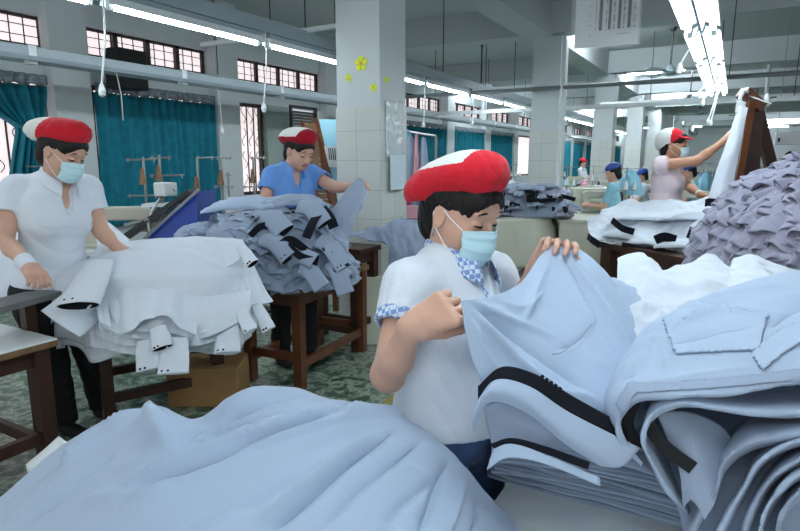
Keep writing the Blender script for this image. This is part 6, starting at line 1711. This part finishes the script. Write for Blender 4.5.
# yellow floor line
a_, b_ = atZ(350, 425, 0), atZ(470, 340, 0); 
o = struct('floor_marking', MB().prism([a_ + Vector((0, 0, .001)), a_ + Vector((.06, .03, .001)), b_ + Vector((.06, .03, .001)), b_ + Vector((0, 0, .001))], (0, 0, .002)), mat('worn_yellow_line', (150, 140, 70), .6, var=.2), 'worn yellow line painted on the floor')
# ------------------------------------------------------------ distant workers and sewing rows
def far_person(label, hp, d, facing, shirt_, cap_, group='distant sewing workers', sit=True, capk='round', hairm='hair', vx=.010):
    hd_ = px(hp[0], hp[1], d); F0, R0 = vf(hp[0]); fw = R0 * facing[0] + F0 * facing[1]; B = frame(fw)
    nb_ = hd_ - UPZ * .15 - fw * .02; chs = nb_ - UPZ * .22 + fw * .0; pv = nb_ - UPZ * .50 - fw * .03
    root = thing('person', label, 'person', (pv[0], pv[1], 0), group)
    S = SDF(np.minimum(pv, hd_) - [.6, .6, .0] - UPZ * pv[2], hd_ + [.6, .6, .2], vx)
    D = torso(S, dict(chest=chs, pelvis=pv, neck=nb_, shl=nb_ - UPZ * .05 + B[0] * .16, shr=nb_ - UPZ * .05 - B[0] * .16), B, 1.0, -.004)
    S.cone(nb_, hd_ - UPZ * .05, .05, .05, .02); head_sdf(S, hd_, frame(fw - UPZ * .35), 1.0)
    for q in (-1, 1):
        sh_ = nb_ - UPZ * .05 + B[0] * .16 * q; el_ = sh_ - UPZ * .24 + fw * .10; w_ = el_ + fw * .23 - B[0] * q * .06 + UPZ * .02
        S.cone(sh_, el_, .046, .036, .03); S.cone(el_, w_, .034, .024, .02); hand_sdf(S, w_, fw, -UPZ, q, .4, 1.0)
        hp_ = pv + B[0] * .09 * q
        if sit:
            kn = hp_ + fw * .40; an = kn * [1, 1, 0] + UPZ * .06
        else:
            kn = hp_ * [1, 1, 0] + UPZ * .45 + fw * .02; an = hp_ * [1, 1, 0] + UPZ * .06
        S.cone(hp_, kn, .08, .055, .03); S.cone(kn, an, .055, .036, .02); S.cone(an, an + fw * .12, .036, .03, .02)
    sdf_obj('body', S, 'skin', root)
    T = SDF(np.minimum(pv, hd_) - [.35, .35, .18], hd_ + [.35, .35, .1], vx)
    torso(T, dict(chest=chs, pelvis=pv, neck=nb_, shl=nb_ - UPZ * .05 + B[0] * .16, shr=nb_ - UPZ * .05 - B[0] * .16), B, 1.0, .012)
    for q in (-1, 1):
        sh_ = nb_ - UPZ * .05 + B[0] * .16 * q; el_ = sh_ - UPZ * .24 + fw * .10; e = lerp(sh_, el_, .6); T.cone(sh_, e, .06, .056, .04)
    T.plane(nb_ + UPZ * .03, UPZ); T.plane(pv - UPZ * .06, -UPZ)
    sdf_obj('shirt', T, shirt_, root)
    Q = SDF(np.minimum(pv, pv + fw * .5) - [.3, .3, pv[2]], np.maximum(pv, pv + fw * .5) + [.3, .3, .1], vx)
    for q in (-1, 1):
        hp_ = pv + B[0] * .09 * q; kn = (hp_ + fw * .40) if sit else hp_ * [1, 1, 0] + UPZ * .45 + fw * .02; an = (kn if sit else hp_) * [1, 1, 0] + UPZ * .10
        Q.cone(hp_, kn, .092, .07, .03); Q.cone(kn, an, .068, .055, .02)
    sdf_obj('trousers', Q, 'black', root)
    HBx = frame(fw - UPZ * .35); W = lambda p: loc2w(hd_, HBx, np.array(p))
    H = SDF(hd_ - .2, hd_ + .2, .007)
    H.ell(W((0, -.024, .036)), V3(.081, .093, .087), HBx, 0); H.ell(W((0, -.055, -.045)), V3(.058, .045, .060), HBx, .03); H.ell(W((0, .098, -.034)), V3(.078, .072, .092), HBx, .008, 'sub')
    sdf_obj('hair', H, 'hair', root)
    if cap_:
        make_cap(root, capk, (cap_, 'capwhite'), hd_, HBx, 1.0, W, .007)
    if sit:
        st = MB().box((pv[0] - .16, pv[1] - .16, pv[2] - .14), (pv[0] + .16, pv[1] + .16, pv[2] - .10))
        so_ = thing('work_stool', 'stool carrying ' + label[:60].rsplit(' ', 1)[0], 'stool', (pv[0], pv[1], 0), 'distant work stools')
        so_['label'] = 'wooden stool under ' + ' '.join(label.split()[:9])
        obj('seat', st, 'woodedge', so_)
        for a__ in (-.13, .13):
            for b__ in (-.13, .13): obj('leg', MB().box((pv[0] + a__ - .015, pv[1] + b__ - .015, 0), (pv[0] + a__ + .015, pv[1] + b__ + .015, pv[2] - .14)), 'wood', so_)
    return root
far_person('seated worker in pale blue shirt and blue cap beside the sky blue cloth', (613, 173), 7.6, (-.95, .1), 'skyblue', 'cobalt')
far_person('small seated worker in white and blue cap behind the sky blue cloth', (642, 176), 10.5, (-.9, -.3), 'bluewhite', 'cobalt', vx=.014)
far_person('seated worker in light blue with cap right behind the woman in pink', (689, 172), 8.6, (-.9, -.3), 'skyblue', 'cobalt', vx=.012)
far_person('bareheaded dark haired worker standing left of the second column', (484, 163), 12.0, (-.5, -.8), 'bluewhite', None, sit=False, vx=.014)
far_person('dark haired worker seen from behind just above the mask', (478, 172), 10.0, (.3, .9), 'bluewhite', None, vx=.014)
far_person('worker in white with pale blue cap left of the dark haired pair', (464, 163), 12.5, (.8, -.3), 'bluewhite', 'skyblue', sit=False, vx=.014)
far_person('tiny worker with red cap far past the second column', (583, 163), 16.0, (.8, -.3), 'bluewhite', 'red', sit=False, vx=.018)
far_person('worker with dark hair at the machines behind the lavender mound', (790, 160), 8.2, (-.6, -.6), 'lav', None, vx=.014)
# sky blue chair cloth
for (x0, x1, y0, y1, d, lab) in ((621, 641, 171, 195, 8.2, 'sky blue cloth draped over a chair between the two far workers'), (697, 716, 173, 194, 9.0, 'sky blue cloth hanging behind the bracelet hand of the woman in pink')):
    ob_ = hang(x0, x1, y0, y1, d, 'skyblue', lab, int(x0), 'hanging_cloth', 'cloth')
    pt_ = P((x0 + x1) / 2, y0 + 1, d + .06)
    cs_ = thing('cloth_stand', 'grey steel stand holding up the ' + ('sky blue cloth between the two far workers' if x0 < 650 else 'sky blue cloth behind the bracelet hand'), 'stand', (pt_.x, pt_.y, 0))
    obj('pole', MB().tube([(pt_.x, pt_.y, 0), pt_], .015, 8), 'steel', cs_)
    obj('foot', MB().lathe((pt_.x, pt_.y, 0), [(.16, 0), (.16, .02), (.03, .04)], 16), 'darksteel', cs_)
    obj('cross_arm', MB().tube([P(x0 + 4, y0 + 1, d + .04), P(x1 - 4, y0 + 1, d + .04)], .012, 8), 'steel', cs_)
# rows of sewing stations down the hall (copies)
base_m = machine('sewing_machine', 'pale sewing station right of the cream cabinet', (P(600, 215, 8.0).x, P(600, 215, 8.0).y, 0), .4, 1.0, 'sewing stations down the hall')
rs = np.random.RandomState(12)
stn = [(590, 205, 9.5), (575, 205, 10.5), (632, 212, 7.4), (650, 205, 8.8), (664, 200, 10.5), (612, 196, 11.5), (640, 190, 13), (592, 190, 13.5), (575, 186, 15), (655, 186, 15.5), (690, 205, 8.0), (712, 200, 9.0), (735, 196, 10.5), (760, 192, 11.5), (790, 200, 9.0), (700, 186, 14.5), (735, 184, 16), (775, 184, 15), (600, 180, 18), (625, 180, 19), (660, 178, 20), (690, 177, 21), (720, 176, 22), (755, 177, 20), (790, 178, 18), (440, 200, 9.5), (458, 195, 10.5), (470, 190, 12.5), (425, 205, 8.4), (500, 186, 15.0), (512, 182, 17.5), (745, 172, 27), (700, 172, 28), (650, 172, 27), (780, 172, 26)]
wtxt = ['right of the second column', 'behind the cream cabinet', 'in front of the blue capped worker', 'behind the woman in pink', 'seen past the reaching arm', 'beyond the red cap']
PP = [o for o in bpy.data.objects if o.parent is None and o.name.split('.')[0] in ('person', 'storage_bin', 'cardboard_box', 'cloth_table', 'drying_frame')]
kept = []
for q_ in stn:
    p = P(*q_)
    if any((o.location.xy - p.xy).length < (.75 if o.name.startswith('person') else 1.0) for o in PP): p = None
    elif any(abs(p.x - cx) < .85 and abs(p.y - cy) < .6 for cx in (XC + .14, 5.6) for cy in COLY): p = None
    elif any((P(*k_).xy - p.xy).length < 1.15 for k_ in kept) or p.x < XW + .8: p = None
    if p: kept.append(q_)
stn = kept
for i, (x, y, d) in enumerate(stn):
    p = P(x, y, d); w_ = wtxt[5] if x < 520 else wtxt[1] if x < 600 else wtxt[2] if x < 640 else wtxt[3] if x < 690 else wtxt[4]
    n_ = ['nearest', 'second nearest', 'third nearest', 'fourth nearest', 'fifth nearest', 'sixth nearest', 'seventh nearest', 'eighth nearest', 'ninth nearest', 'tenth nearest', 'eleventh nearest', 'twelfth nearest', 'thirteenth nearest', 'fourteenth nearest', 'fifteenth nearest', 'sixteenth nearest', 'seventeenth nearest', 'eighteenth nearest', 'nineteenth nearest', 'twentieth nearest']
    rank = sum(1 for (a__, b__, c__) in stn if (a__ < 520) == (x < 520) and (520 <= a__ < 600) == (520 <= x < 600) and (600 <= a__ < 640) == (600 <= x < 640) and (640 <= a__ < 690) == (640 <= x < 690) and c__ < d)
    stlab = globals().setdefault('stlab', {}); stlab[(x, y, d)] = 'sewing station %s, %s of that cluster' % (w_, n_[rank])
    dup(base_m, (p.x, p.y, 0), rs.choice([0.05, PI + .05]) , 'sewing station %s, %s of that cluster' % (w_, n_[rank]))
# coloured heaps on the far stations
far_m = ['blue2', 'bluewhite', 'pinkcloth', 'skyblue', 'red', 'lav', 'cobalt', 'navy']
for i in range(2 * len(stn)):
    x, y, d = stn[i % len(stn)]; p = P(x, y, d); p.x += -.28 if i < len(stn) else .30
    lump('garment_heap', '%s cloth heap on ' % ['grey blue', 'white', 'pink', 'sky blue', 'red', 'lavender', 'cobalt', 'navy'][i % 8] + stlab[(x, y, d)].replace('of that cluster', 'there').replace(' in front of', ' before'), 'far %s cloth heaps on the sewing stations' % ['grey blue', 'white', 'pink', 'sky blue', 'red', 'lavender', 'cobalt', 'navy'][i % 8], (p.x, p.y, .745), .45, .3, .22, rs.uniform(0, 3), far_m[i % 8], 1200 + i, amp=.05, cat='cloth')
# white cabinet-like notice boxes hanging far right
o = boxed('hanging_box', 'grey white sign box hanging in the hall right of the wooden frame', 'sign', quad(P(774, 150, 9.0), .36, .12, .1), P(774, 145, 9).z, P(774, 132, 9).z, 'paper')
bmk = MB()
for k in range(4): 
    a_ = P(778 + k * 3, 138, 8.95); bmk.box((a_.x, a_.y - .01, a_.z - .06), (a_.x + .03, a_.y, a_.z))
obj('dark_marks', bmk, 'ink', o)
for sgn in (.02, .34):
    pq = quad(P(774, 150, 9.0), .36, .12, .1)[0]; obj('string', MB().tube([(pq.x + sgn, pq.y + .06, P(774, 132, 9).z), (pq.x + sgn, pq.y + .06, CZ)], .006, 5), 'steel', o)
